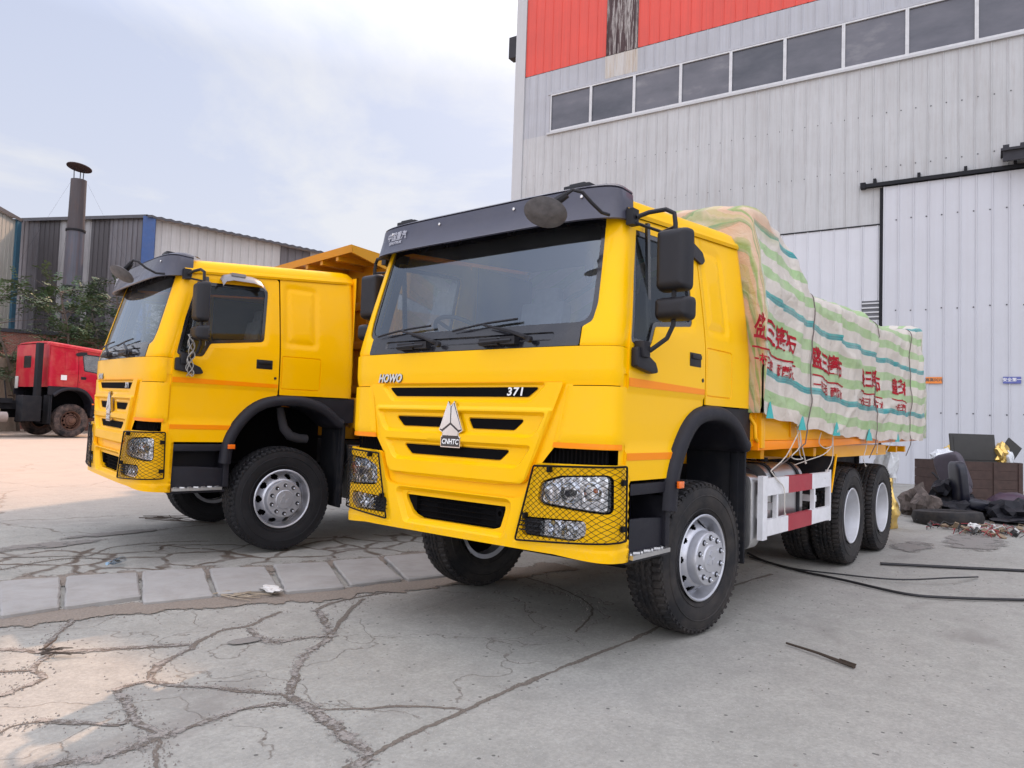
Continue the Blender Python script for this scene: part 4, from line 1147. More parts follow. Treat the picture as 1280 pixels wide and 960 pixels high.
def tabs_and_strings(tarp):
    tq = basic('turquoise_patch', (.02, .42, .40), .4)
    hem = [(-.84, .16), (-1.60, .20), (-2.62, .24), (-3.9, .26), (-5.1, .24)]
    for x, w in hem:
        mb = MB(); zh = itp(_xh, x)+.012*sin(x*9+1)
        y = tarp_side(x, .05, .008)[1]
        mb.prism([(x-w*.5, zh-.015), (x+w*.5, zh-.015), (x+w*.1, zh+.10), (x, zh+.12), (x-w*.1, zh+.10)], y, y+.004, 'y')
        mb.build('corner_patch', tq, tarp)
    S = [
        [(-1.60, 1.30, 1.50), (-1.66, 1.28, 1.33), (-1.50, 1.265, 1.25), (-1.60, 1.26, 1.22), (-1.78, 1.27, 1.22), (-1.70, 1.27, 1.26), (-1.58, 1.28, 1.50)],
        [(-1.61, 1.30, 1.49), (-1.35, 1.27, 1.25), (-1.10, 1.24, 1.14), (-1.04, 1.265, 1.12), (-1.15, 1.275, 1.05), (-1.28, 1.28, .98), (-1.30, 1.28, .80), (-1.33, 1.275, .76)],
        [(-1.59, 1.30, 1.50), (-1.75, 1.27, 1.34), (-1.82, 1.27, 1.24), (-1.86, 1.27, 1.18)],
        [(-2.62, 1.28, 1.42), (-2.64, 1.27, 1.33), (-2.38, 1.27, 1.25), (-2.18, 1.20, 1.20), (-2.0, 1.10, 1.14)],
        [(-2.64, 1.28, 1.42), (-2.68, 1.27, 1.25), (-2.62, 1.27, 1.16), (-2.55, 1.26, 1.10), (-2.45, 1.26, 1.02)],
        [(-2.20, 1.30, 1.46), (-2.22, 1.275, 1.36), (-2.42, 1.27, 1.31), (-2.60, 1.27, 1.32)],
        [(-3.9, 1.285, 1.41), (-3.92, 1.27, 1.30), (-3.85, 1.26, 1.18), (-3.95, 1.26, 1.10)],
        [(-4.4, 1.285, 1.40), (-4.42, 1.27, 1.30), (-4.40, 1.27, 1.24)],
        [(-5.1, 1.285, 1.40), (-5.0, 1.27, 1.32), (-4.9, 1.26, 1.25)],
    ]
    lb = ['looped white string hanging from the second turquoise patch of the tarpaulin', 'longest white string, tied down across the red and white side guard', 'short white string end hanging below the second turquoise patch',
          'white string running back under the body from the third turquoise patch', 'white string tied down to the rear post of the side guard', 'white string knotted just ahead of the third turquoise patch',
          'white string with a knot hanging above the first rear wheel', 'short white string hanging between the two rear wheels', 'white string below the last turquoise patch near the tail']
    for p, l in zip(S, lb):
        # smooth
        q = []
        for i in range(len(p)-1):
            p0 = Vector(p[max(0, i-1)]); p1 = Vector(p[i]); p2 = Vector(p[i+1]); p3 = Vector(p[min(len(p)-1, i+2)])
            for t in (0, .33, .66): q.append(.5*((2*p1)+(-p0+p2)*t+(2*p0-5*p1+4*p2-p3)*t*t+(-p0+3*p1-3*p2+p3)*t**3))
        q.append(Vector(p[-1])); mb = MB(); mb.tube(q, .0048, 5)
        mb.lathe([(-.012, .0001), (0, .012), (.012, .0001)], 6, 'z', tuple(q[-1]))
        tag(mb.build('tie_string', M['rope'], None), l, 'string', 'tie strings hanging from the tarpaulin hem')

def build_truck(kind, name, label, loc, rz, paintm, roll=0):
    root = thing(name, label, 'truck', loc, rz)
    root.rotation_euler = (roll, 0, rz)
    mats = {'tyre': M['tyre'], 'rim': M['silver'], 'rimr': M['whitewheel']}
    if kind == 'B': mats['tyre'] = M['tyreblue']; mats['rim'] = M['silver']
    if kind == 'C': mats = {'tyre': M['tyredust'], 'rim': M['rust'], 'rimr': M['rust']}
    build_cab(root, kind, paintm, guards=(kind != 'C'))
    steer = {'A': R(-6), 'B': R(0), 'C': 0}[kind]
    wheel_front(root, 0, 1.02, 1, steer, mats, hub=kind != 'C'); wheel_front(root, 0, -1.02, -1, steer, mats, hub=kind != 'C')
    xr = -6.7 if kind != 'C' else -5.6
    chassis(root, kind, xr)
    if kind != 'C':
        for x in (-3.825, -5.175):
            for sg in (1, -1): wheel_rear(root, x, sg, mats)
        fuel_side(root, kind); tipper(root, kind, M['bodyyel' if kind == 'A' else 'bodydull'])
        if kind == 'B': drive_pipe(root)
    else:
        for x in (-3.2, -4.55):
            for sg in (1, -1): wheel_rear(root, x, sg, mats)
    return root
def gz(x, y): return min(.45, .024*max(0.0, -y-2.5))
CRACKS= [[(2.989, 0.954), (2.801, 0.936), (2.506, 0.903), (2.179, 0.893), (1.779, 0.868), (1.107, 0.864), (0.239, 0.859), (-1.505, 0.673), (-2.604, 0.712)], [(2.179, 0.893), (2.319, 0.676), (2.537, 0.499), (2.698, 0.335), (2.712, 0.17), (2.693, 0.031)], [(2.671, 0.086), (2.428, -0.198), (2.198, -0.424), (1.901, -0.606), (1.694, -0.949), (1.565, -1.224)], [(2.655, -0.98), (2.541, -1.1), (2.316, -1.209), (2.151, -1.186), (1.955, -1.283), (1.775, -1.357)], [(3.559, -1.818), (3.463, -1.724), (3.366, -1.629), (3.268, -1.47), (3.072, -1.342), (2.77, -1.159), (2.616, -1.056)], [(3.268, -1.47), (3.206, -1.697), (3.036, -1.949), (2.778, -2.356)], [(2.655, -0.98), (2.925, -0.826), (3.072, -0.603), (2.994, -0.404), (2.865, -0.225), (2.78, -0.057), (2.705, 0.051)], [(2.182, -1.135), (2.244, -0.887), (2.219, -0.741), (2.042, -0.691), (1.908, -0.613)], [(3.279, -1.438), (3.367, -1.361), (3.448, -1.21), (3.453, -1.036), (3.612, -0.944), (3.764, -0.897)], [(3.676, -0.457), (3.549, -0.287), (3.431, -0.14), (3.333, -0.242), (3.281, -0.484), (3.24, -0.602), (3.072, -0.603)], [(3.276, -0.448), (3.354, -0.194), (3.363, -0.006), (3.309, 0.113), (3.13, 0.103), (2.96, 0.096), (2.812, 0.144), (2.757, 0.201)], [(3.309, 0.113), (3.42, 0.12), (3.552, 0.152), (3.695, 0.111), (3.823, 0.049), (3.969, 0.07)], [(3.365, 0.116), (3.449, 0.26), (3.541, 0.473)], [(2.69, 0.114), (2.72, 0.385), (2.753, 0.558), (2.81, 0.752), (2.825, 0.91), (2.966, 1.03)], [(3.829, -0.424), (3.741, -0.458), (3.645, -0.399)], [(2.671, -4.543), (2.211, -4.3), (2.024, -4.213), (1.712, -4.479), (1.249, -4.479), (0.79, -4.279)], [(2.815, -4.028), (2.678, -4.085), (2.499, -4.157), (2.159, -4.172), (1.895, -3.845)], [(3.651, -1.321), (3.517, -1.261), (3.448, -1.21)], [(1.565, -1.224), (1.308, -1.32), (0.906, -1.314), (0.683, -1.267)], [(1.082, -1.253), (1.34, -1.08), (1.901, -0.606)], [(-0.548, -0.947), (-0.423, -0.389), (-0.038, 0.203), (0.616, 0.497)]]
CW = [.010, .007, .013, .009, .016, .010, .012, .012, .010, .011, .011, .014, .006, .014, .008, .008, .008, .009, .010, .010, .005]
SLABS= [[(3.186, -3.579), (3.015, -3.48), (3.29, -2.443), (3.518, -2.494)], [(2.971, -3.48), (2.57, -3.347), (2.896, -2.43), (3.261, -2.445)], [(2.526, -3.35), (2.032, -3.164), (2.357, -2.363), (2.873, -2.408)], [(1.989, -3.169), (1.543, -2.956), (1.94, -2.053), (2.415, -2.178)], [(1.484, -2.952), (1.057, -2.718), (1.454, -1.874), (1.9, -2.053)], [(0.943, -2.765), (0.472, -2.554), (1.007, -1.59), (1.468, -1.772)], [(0.413, -2.556), (-0.041, -2.404), (0.446, -1.513), (0.921, -1.635)], [(-0.113, -2.401), (-0.62, -2.276), (0.01, -1.358), (0.426, -1.451)], [(-0.687, -2.283), (-1.17, -2.14), (-0.469, -1.182), (-0.023, -1.329)]]
DIRT= [(4.2, -2.75), (3.6, -2.46), (3.293, -2.36), (2.928, -2.30), (2.564, -2.16), (2.121, -1.97), (1.654, -1.75), (1.099, -1.53), (0.583, -1.379), (0.064, -1.254), (-0.605, -1.092), (-1.3, -.95)]

def concrete_mat():
    m, nt, b = new_mat('yard_concrete'); v = coords(nt)
    sp = N(nt, 'ShaderNodeSeparateXYZ'); nt.links.new(v, sp.inputs[0])
    big = noise_n(nt, v, .35, 5, .6, .5); mid = noise_n(nt, v, 1.7, 8, .7, .6); fine = noise_n(nt, v, 38, 6, .75); spk = noise_n(nt, v, 9, 9, .85)
    c = ramp(nt, mid, [(.25, (.285, .282, .252)), (.5, (.355, .350, .314)), (.75, (.405, .398, .356))]).outputs[0]
    c = mixc(nt, ramp(nt, big, [(.35, 0.0), (.7, .5)]).outputs[0], c, (.36, .335, .31))
    c = mixc(nt, ramp(nt, fine, [(.3, .50), (.60, 0.0)]).outputs[0], c, (.16, .155, .14))
    c = mixc(nt, ramp(nt, noise_n(nt, v, 6.5, 7, .72, .4), [(.42, 0.0), (.62, .34)]).outputs[0], c, (.215, .21, .19))
    c = mixc(nt, ramp(nt, noise_n(nt, v, 120, 3, .6), [(.60, 0.0), (.72, .6)]).outputs[0], c, (.50, .49, .46))
    # gritty speckle and dark stains
    vo = N(nt, 'ShaderNodeTexVoronoi'); vo.inputs['Scale'].default_value = 17; vo.inputs['Randomness'].default_value = 1; nt.links.new(v, vo.inputs['Vector'])
    pk = N(nt, 'ShaderNodeSeparateColor'); nt.links.new(vo.outputs['Color'], pk.inputs[0])
    few = math_n(nt, 'GREATER_THAN', pk.outputs[0], .86)
    dot = math_n(nt, 'LESS_THAN', vo.outputs['Distance'], .17); c = mixc(nt, math_n(nt, 'MULTIPLY', math_n(nt, 'MULTIPLY', few, dot), .8), c, (.075, .07, .065))
    st = ramp(nt, noise_n(nt, coords(nt, 'Object', (.55, 1.3, 1)), .9, 6, .62, 1.0), [(.55, 0.0), (.72, .6)]).outputs[0]
    c = mixc(nt, st, c, (.19, .175, .16))
    # worn brownish cracks of the old paving (only left of the long joint)
    t = math_n(nt, 'ADD', math_n(nt, 'MULTIPLY', sp.outputs[0], .31), math_n(nt, 'MULTIPLY', sp.outputs[1], .95))
    def crk(scale, lo, hi, w, dist):
        nv = N(nt, 'ShaderNodeTexNoise'); nv.inputs['Scale'].default_value = 2.2; nv.inputs['Detail'].default_value = 5; nt.links.new(v, nv.inputs['Vector'])
        vm = N(nt, 'ShaderNodeVectorMath'); vm.operation = 'MULTIPLY_ADD'; vm.inputs[1].default_value = (dist,)*3; nt.links.new(nv.outputs['Color'], vm.inputs[0]); nt.links.new(v, vm.inputs[2])
        a = N(nt, 'ShaderNodeTexVoronoi'); a.feature = 'DISTANCE_TO_EDGE'; a.inputs['Scale'].default_value = scale; nt.links.new(vm.outputs[0], a.inputs['Vector'])
        e = ramp(nt, a.outputs['Distance'], [(w*.35, 1.0), (w, 0.0)]).outputs[0]
        z = math_n(nt, 'MULTIPLY', math_n(nt, 'GREATER_THAN', t, lo), math_n(nt, 'LESS_THAN', t, hi))
        return math_n(nt, 'MULTIPLY', e, z)
    k = math_n(nt, 'MAXIMUM', crk(2.1, -3.75, -2.55, .075, .35), math_n(nt, 'MAXIMUM', math_n(nt, 'MULTIPLY', crk(.42, -14, -4.6, .012, .6), .7), math_n(nt, 'MULTIPLY', math_n(nt, 'MULTIPLY', crk(.9, -1.3, 1.6, .006, .7), math_n(nt, 'LESS_THAN', sp.outputs[1], .8)), .6)))
    k = math_n(nt, 'MULTIPLY', k, ramp(nt, noise_n(nt, v, 3.1, 3), [(.30, 0.0), (.5, 1.0)]).outputs[0])
    c = mixc(nt, k, c, (.115, .09, .07))
    # sandy dust over the far yard
    far = ramp(nt, math_n(nt, 'MULTIPLY', sp.outputs[1], -.05), [(.30, 0.0), (.55, .8)]).outputs[0]
    fn = math_n(nt, 'MULTIPLY', far, ramp(nt, mid, [(.2, .5), (.7, 1.0)]).outputs[0])
    c = mixc(nt, fn, c, (.50, .385, .30))
    nt.links.new(c, b.inputs['Base Color']); b.inputs['Roughness'].default_value = .82; b.inputs['Specular IOR Level'].default_value = .35
    h = math_n(nt, 'SUBTRACT', math_n(nt, 'ADD', math_n(nt, 'MULTIPLY', fine, .25), math_n(nt, 'MULTIPLY', mid, 1.2)), math_n(nt, 'MULTIPLY', k, 1.2))
    bump(nt, b, h, .012, .55)
    return m

def decal_mat(name, col, col2, edge=.5, nscale=22):
    """ragged patch of dirt whose outline is broken up by noise; attribute 'edge' = 0 rim .. 1 middle"""
    m, nt, b = new_mat(name); v = coords(nt)
    a = N(nt, 'ShaderNodeAttribute'); a.attribute_name = 'edge'
    n = noise_n(nt, v, nscale, 6, .7); n2 = noise_n(nt, v, 60, 4, .7)
    f = math_n(nt, 'ADD', a.outputs['Fac'], math_n(nt, 'MULTIPLY', math_n(nt, 'SUBTRACT', n, .5), 1.9))
    al = ramp(nt, f, [(edge-.10, 0.0), (edge+.12, 1.0)]).outputs[0]
    c = ramp(nt, n2, [(.3, col), (.7, col2)]).outputs[0]
    nt.links.new(c, b.inputs['Base Color']); b.inputs['Roughness'].default_value = .95; nt.links.new(al, b.inputs['Alpha'])
    bump(nt, b, n2, .006, .4)
    return m

def ribbon(pts, widths, z, sub=14, jitter=.25, seed=0):
    rnd = random.Random(seed); q = []
    for i in range(len(pts)-1):
        p0 = Vector(pts[max(0, i-1)]); p1 = Vector(pts[i]); p2 = Vector(pts[i+1]); p3 = Vector(pts[min(len(pts)-1, i+2)])
        for k in range(sub):
            t = k/sub; q.append(.5*((2*p1)+(-p0+p2)*t+(2*p0-5*p1+4*p2-p3)*t*t+(-p0+3*p1-3*p2+p3)*t**3))
    q.append(Vector(pts[-1])); rows = []; L = 0
    for i, p in enumerate(q):
        a = q[max(0, i-1)]; b = q[min(len(q)-1, i+1)]; t = (b-a).normalized(); n = Vector((-t.y, t.x)); L += (p-a).length
        off = .6*widths*noise.noise(Vector((L*7, seed, 0)))*1.6+.010*noise.noise(Vector((L*22, seed, 3)))+.012*noise.noise(Vector((L*9, seed, 8)))
        w = widths*(1+.8*noise.noise(Vector((L*4, seed*3.1, 7))))
        c = p+n*off
        rows.append([(c.x+n.x*w*k, c.y+n.y*w*k, z+gz(c.x, c.y)) for k in (-2.2, -1, 0, 1, 2.2)])
    return rows

def add_edge(o, vals):
    at = o.data.attributes.new('edge', 'FLOAT', 'POINT'); at.data.foreach_set('value', vals)

def build_ground():
    def spaced(n0, n1, near):
        out = [0.0]; s = near
        while out[-1] < n1:
            out.append(out[-1]+s); s = s*1.10 if out[-1] > n0 else s
        return out
    px = spaced(7, 600, .12); xs = sorted(set([1.5-a for a in px]+[1.5+a for a in px])); ys = sorted(set([-1.0-a for a in px]+[-1.0+a for a in px]))
    rows = []
    for x in xs:
        rows.append([(x, y, gz(x, y)-.004) for y in ys])
    mb = MB(); mb.grid(rows); o = mb.build('ground', concrete_mat(), None, smooth=180, merge=False, recalc=False); tag(o, kind='structure')
    # cracks
    mb = MB(); ed = []
    for i, (c, w) in enumerate(zip(CRACKS, CW)):
        r = ribbon(c, w*1.15, -.0022+.0001*i, seed=i+1); mb.grid(r); ed += [0, .75, 1.0, .75, 0]*len(r)
    o = mb.build('ground_cracks', decal_mat('crack_dirt', (.09, .075, .062), (.20, .17, .14), .50, 30), None, smooth=0, merge=False, recalc=False); add_edge(o, ed); tag(o, kind='structure')
    mb = MB(); ed = []
    wide = [(2, .036), (11, .05), (13, .045), (7, .04), (6, .026), (5, .024), (8, .020), (10, .028), (9, .024), (4, .028)]
    for i, w in wide:
        r = ribbon(CRACKS[i], w, .0006+.0001*i, seed=i+40); mb.grid(r); ed += [0, .45, .7, .45, 0]*len(r)
    o = mb.build('crack_rubble', decal_mat('crack_rubble', (.20, .18, .16), (.33, .305, .28), .60, 16), None, smooth=0, merge=False, recalc=False); add_edge(o, ed); tag(o, kind='structure')
    mb = MB(); r = ribbon(DIRT, .12, .0034, seed=77); mb.grid(r); ed = [0, 1, 1.2, 1, 0]*len(r)
    r = ribbon([(x*.5+.5*(x-.36), y-1.15) for x, y in DIRT], .17, .0030, seed=78); mb.grid(r); ed += [0, .6, .9, .6, 0]*len(r)
    o = mb.build('dirt_strip', decal_mat('dirt', (.17, .14, .115), (.28, .24, .20), .55, 13), None, smooth=0, merge=False, recalc=False); add_edge(o, ed); tag(o, kind='structure')
    # oil and grime blotches
    mb = MB(); ed = []
    for i, (x, y, rx, ry) in enumerate([(-5.9, 1.35, .9, .35), (-7.2, 1.9, 1.6, .6), (2.2, -4.9, .9, .22), (1.4, -5.2, .9, .16), (-9.3, 1.6, 1.5, 1.2), (2.35, -.88, .16, .10)]):
        vs = [(x, y, .0042+.0003*i+gz(x, y))]; ed.append(1.0)
        for k, kk in ((.5, .75), (1, 0)):
            for j in range(24): a = 2*pi*j/24; vs.append((x+rx*k*cos(a), y+ry*k*sin(a), .0042+.0003*i+gz(x, y+ry*k*sin(a)))); ed.append(kk)
        mb.add(vs, [(0, 1+j, 1+(j+1) % 24) for j in range(24)]+[(1+j, 25+j, 25+(j+1) % 24, 1+(j+1) % 24) for j in range(24)])
    o = mb.build('ground_stains', decal_mat('oil_grime', (.20, .185, .17), (.24, .225, .205), .64, 4), None, smooth=0, merge=False, recalc=False); add_edge(o, ed); tag(o, kind='structure')
    # flagstones
    slab = basic('flagstone', (.33, .32, .305), .85, var=.10, vscale=3, bmp=.006, bscale=14, dirt=(.20, .175, .15), dirtamt=.45, dscale=3.5)
    rnd = random.Random(3)
    for i, q in enumerate(SLABS):
        q = fillet([(a+rnd.uniform(-.008, .008), b+rnd.uniform(-.008, .008)) for a, b in q], .03, 3); q = resamp(q, .06)
        q = [(a+.012*noise.noise(Vector((a*9, b*9, i))), b+.012*noise.noise(Vector((a*9, b*9, i+9)))) for a, b in q]
        cx = sum(a for a, b in q)/len(q); cy = sum(b for a, b in q)/len(q); tx, ty = rnd.uniform(-.008, .008), rnd.uniform(-.008, .008)
        zf = lambda a, b: .034+gz(a, b)+(a-cx)*tx+(b-cy)*ty
        qi = offset(q, .014); n = len(q)
        vs = [(a, b, -.02) for a, b in q]+[(a, b, zf(a, b)-.012) for a, b in q]+[(a, b, zf(a, b)) for a, b in qi]
        if len(qi) == n:
            mb = MB(); mb.add(vs, [(j, (j+1) % n, n+(j+1) % n, n+j) for j in range(n)]+[(n+j, n+(j+1) % n, 2*n+(j+1) % n, 2*n+j) for j in range(n)]+[tuple(2*n+j for j in range(n))])
            tag(mb.build('flagstone', slab, None, smooth=25), kind='structure')
    # loose grit: one scatter, uncountable
    mb = MB(); rnd = random.Random(11)
    def stone(x, y, r):
        z = gz(x, y); vs = []; a0 = rnd.random()*6
        for k in range(5): a = a0+k*2*pi/5; rr = r*rnd.uniform(.6, 1.2); vs.append((x+rr*cos(a), y+rr*sin(a), z-.004))
        vs.append((x+rnd.uniform(-.3, .3)*r, y, z+r*rnd.uniform(.35, .7))); mb.add(vs, [(k, (k+1) % 5, 5) for k in range(5)])
    for i in range(2600):
        t = rnd.random(); k = rnd.randrange(len(CRACKS)); c = CRACKS[k]; j = rnd.randrange(len(c)-1); u = rnd.random(); s = rnd.gauss(0, .045)
        stone(c[j][0]*(1-u)+c[j+1][0]*u+s, c[j][1]*(1-u)+c[j+1][1]*u+rnd.gauss(0, .045), abs(rnd.gauss(.002, .003))+.0015)
    for i in range(2600):
        j = rnd.randrange(len(DIRT)-1); u = rnd.random(); stone(DIRT[j][0]*(1-u)+DIRT[j+1][0]*u+rnd.gauss(0, .1), DIRT[j][1]*(1-u)+DIRT[j+1][1]*u+rnd.gauss(-.02, .12)+(rnd.random() < .25)*-1.1, abs(rnd.gauss(.003, .004))+.002)
    for i in range(900):
        stone(rnd.uniform(-4, 4.2), rnd.uniform(-6, 3.2), abs(rnd.gauss(.003, .003))+.0015)
    o = mb.build('gravel', basic('grit', (.21, .19, .17), .9, var=.5, vscale=40), None, smooth=0, merge=False); tag(o, 'fine grit scattered along the cracks', 'gravel', kind='stuff')

# ---------------------------------------------------------------- corrugated metal
def steel_mat(name, col, streak=(.25, .24, .23), amt=.35, rough=.45, rust=0):
    m, nt, b = new_mat(name); v = coords(nt)
    vs = coords(nt, 'Object', (7.0, 7.0, .13)); n = noise_n(nt, vs, 2.2, 7, .7, .2)
    panel = N(nt, 'ShaderNodeTexWhiteNoise'); panel.noise_dimensions = '1D'
    sp = N(nt, 'ShaderNodeSeparateXYZ'); nt.links.new(v, sp.inputs[0])
    nt.links.new(math_n(nt, 'FLOOR', math_n(nt, 'DIVIDE', math_n(nt, 'ADD', sp.outputs[0], .02), .4*2)), panel.inputs['W'])
    c = mixc(nt, panel.outputs[0], tuple(a*.98 for a in col), tuple(min(1, a*1.02) for a in col))
    c = mixc(nt, ramp(nt, n, [(.42, 0.0), (.78, float(amt))]).outputs[0], c, streak)
    n2 = noise_n(nt, v, .5, 6, .65); c = mixc(nt, ramp(nt, n2, [(.4, 0.0), (.7, float(amt*.6))]).outputs[0], c, tuple(a*.8 for a in streak))
    if rust:
        n3 = noise_n(nt, coords(nt, 'Object', (5, 5, .4)), 2, 8, .75); c = mixc(nt, ramp(nt, n3, [(.5, 0.0), (.72, float(rust))]).outputs[0], c, (.16, .07, .035))
    nt.links.new(c, b.inputs['Base Color']); b.inputs['Roughness'].default_value = rough; b.inputs['Metallic'].default_value = 0
    bump(nt, b, noise_n(nt, v, 1.1, 4), .02, .25)
    return m

def clad(mb, x0, x1, z0, z1, y=0, pitch=.4, rib=.022, rw=.05, zf=None, mi=0):
    """profiled sheet: flat pans with narrow standing ribs, facing -y"""
    prof = []; x = x0
    while x < x1-1e-6:
        e = min(x+pitch, x1)
        pts = [(x, 0), (x+pitch*.02+.0, 0), (x+.012, -rib), (x+rw-.012, -rib), (x+rw, 0)]
        for p in pts:
            if p[0] <= e: prof.append(p)
        x += pitch
    prof.append((x1, 0))
    if zf is None: zf = lambda x: z1
    mb.grid([[(a, y+b, z0) for a, b in prof], [(a, y+b, zf(a)) for a, b in prof]], mi)

WALL_P = (-19.9, 1.42, 0); WALL_R = R(96.5)
def build_hall():
    h = thing('factory_hall', 'tall pale grey metal-clad factory hall with a red band over its window strip', 'building', WALL_P, WALL_R)
    wm = steel_mat('wall_sheet', (.47, .48, .485), (.28, .27, .26), .42, rust=.22); wn = steel_mat('newer_sheet', (.56, .57, .60), (.4, .4, .42), .25); dm = steel_mat('door_sheet', (.53, .54, .575), (.40, .38, .37), .22)
    rd = steel_mat('red_sheet', (.66, .070, .045), (.30, .05, .04), .35, .5); trim = steel_mat('trim_sheet', (.47, .48, .49), amt=.2)
    S0, S1 = -17.1, 9.0
    mb = MB(); clad(mb, S0, -3.60, 7.93, 13.0); clad(mb, S0, -7.0, 0-.5, 7.93); clad(mb, -3.6, S1, 9.25, 13.0); mb.build('wall_cladding', wm, h, smooth=0)
    mb = MB(); clad(mb, -7.0, -4.15, -.5, 7.91, -.004); clad(mb, -4.15, -3.62, 5.55, 7.91, -.004); clad(mb, -4.15, -3.62, -.5, 4.95, -.004); mb.build('lower_cladding', wn, h, smooth=0)
    mb = MB(); clad(mb, S0, -15.66, 13.0, 15.6); mb.bbox((-15.75, -.03, 14.62), (S1, .0, 14.70)); clad(mb, -15.66, S1, 14.70, 15.6); mb.build('upper_cladding', steel_mat('dull_upper_sheet', (.40, .415, .45), amt=.45), h, smooth=0)
    mb = MB(); mb.bbox((-7.0, -.03, 7.90), (-3.6, -.005, 7.94)); mb.bbox((-3.66, -.06, -.2), (-3.56, -.01, 9.05)); mb.build('dark_joint', M['chassis'], h, smooth=0)
    # red band, with a badly stained panel; parapet above with an open bay, steel brace across it
    mb = MB(); clad(mb, -16.87, -13.22, 15.62, 18.9); clad(mb, -11.9, S1, 15.62, 18.9); clad(mb, -13.22, -11.9, 17.9, 18.9); mb.build('red_band', rd, h, smooth=0)
    m, nt, b = new_mat('peeling_panel'); n = noise_n(nt, coords(nt, 'Object', (5, 5, .22)), 1.6, 6, .7, .2)
    r = ramp(nt, n, [(.36, (.030, .016, .018)), (.50, (.06, .03, .03)), (.54, (.42, .40, .38)), (.6, (.06, .035, .035)), (.7, (.35, .33, .32))]); nt.links.new(r.outputs[0], b.inputs['Base Color']); b.inputs['Roughness'].default_value = .7
    mb = MB(); clad(mb, -13.22, -11.9, 15.62, 17.9, -.003); mb.build('peeling_panel', m, h, smooth=0)
    m, nt, b = new_mat('rust_stained_sheet'); n = noise_n(nt, coords(nt, 'Object', (7, 7, .35)), 1.6, 8, .75, .2)
    r = ramp(nt, n, [(.45, (.48, .47, .45)), (.60, (.42, .36, .29)), (.72, (.20, .11, .07))]); nt.links.new(r.outputs[0], b.inputs['Base Color']); b.inputs['Roughness'].default_value = .7
    mb = MB(); clad(mb, -13.25, -11.9, 14.72, 15.6, -.004); mb.build('rusty_panel', m, h, smooth=0)
    mb = MB(); clad(mb, S0, S1, 18.9, 21.05)
    clad(mb, S0, -13.55, 21.05, 26.5); clad(mb, -10.35, S1, 21.05, 26.5); clad(mb, -13.55, -10.35, 22.35, 26.5); mb.build('parapet', steel_mat('parapet_sheet', (.5, .52, .54)), h, smooth=0)
    mb = MB(); mb.box((-12.6, .05, 21.75), (.16, .1, 2.2), (0, R(52), 0)); mb.build('brace', M['chassis'], h, smooth=0)  # added bar, unseen: throws the stripe across the sun patch
    # corner and side wall, flat roof behind the parapet
    mb = MB(); mb.bbox((S0-.25, -.06, -.3), (S0+.22, .5, 20.9)); mb.build('corner_trim', trim, h, smooth=0)
    mb = MB(); mb.bbox((S0-.2, .5, -.3), (S0-.1, 26, 20.9)); mb.bbox((S0, 25.9, -.3), (S1, 26, 20.9)); mb.bbox((S1-.1, .1, -.3), (S1, 26, 20.9)); mb.build('side_wall', wm, h, smooth=0)
    mb = MB(); mb.bbox((S0-.2, .05, 20.6), (S1, 26, 20.8)); mb.build('roof', trim, h, smooth=0)
    mb = MB(); mb.bbox((S0-.62, -.05, 16.6), (S0-.26, .35, 17.5)); mb.build('gutter_box', M['interior'], h, smooth=0)
    # window strip
    wg, nt, b = new_mat('dusty_window_pane'); n = noise_n(nt, coords(nt, 'Object', (.5, 1, 1.2)), 1.2, 5, .6); wn_ = N(nt, 'ShaderNodeTexWhiteNoise'); wn_.noise_dimensions = '1D'; sx_ = N(nt, 'ShaderNodeSeparateXYZ'); nt.links.new(coords(nt), sx_.inputs[0]); nt.links.new(math_n(nt, 'FLOOR', math_n(nt, 'DIVIDE', math_n(nt, 'ADD', sx_.outputs[0], 15.62), 1.811)), wn_.inputs['W']); n = math_n(nt, 'ADD', math_n(nt, 'MULTIPLY', n, .8), math_n(nt, 'MULTIPLY', wn_.outputs[0], .3)); r = ramp(nt, n, [(.3, (.035, .04, .055)), (.7, (.11, .11, .13)), (.85, (.2, .2, .21))]); nt.links.new(r.outputs[0], b.inputs['Base Color']); b.inputs['Roughness'].default_value = .22; b.inputs['Specular IOR Level'].default_value = .6
    x = -15.62
    wf = basic('pale_window_frame', (.55, .56, .57), .5)
    while x < S1-1.9:
        mb = MB(); mb.bbox((x, -.05, 13.05), (x+.05, 0, 14.60)); mb.bbox((x+1.76, -.05, 13.05), (x+1.809, 0, 14.60)); mb.bbox((x+.051, -.05, 13.05), (x+1.759, 0, 13.13)); mb.bbox((x+.051, -.05, 14.55), (x+1.759, 0, 14.60))
        w = mb.build('window', wf, h, smooth=0)
        mb = MB(); mb.bbox((x+.045, .01, 13.10), (x+1.765, .03, 14.56)); mb.build('pane', wg, w, smooth=0); x += 1.811
    mb = MB(); mb.bbox((-15.75, -.09, 12.97), (S1, .02, 13.045)); mb.build('window_sill', trim, h, smooth=0)
    # sliding door with its rail
    mb = MB(); clad(mb, -3.56, 6.5, -.05, 9.05, -.10, rib=.03); mb.bbox((-3.56, -.092, -.05), (6.5, -.04, 9.05)); dr = mb.build('sliding_door', dm, h, smooth=0)
    mb = MB(); mb.bbox((-4.2, -.20, 9.08), (7.5, -.04, 9.19)); mb.bbox((-4.2, -.22, 9.06), (-4.05, -.03, 9.24)); 
    for x in np.arange(-3.8, 7.4, 1.2): mb.bbox((x-.04, -.16, 9.19), (x+.04, .0, 9.34))
    mb.build('door_rail', M['chassis'], h, smooth=0)
    mb = MB(); mb.bbox((-.55, -.75, 9.45), (2.0, -.05, 9.52)); mb.bbox((-.50, -.68, 9.17), (2.0, -.6, 9.45)); 
    for k in range(6): mb.bbox((-.5+.4*k, -.7, 9.52), (-.35+.4*k, -.1, 9.62))
    mb.build('door_canopy', M['interior'], h, smooth=0)
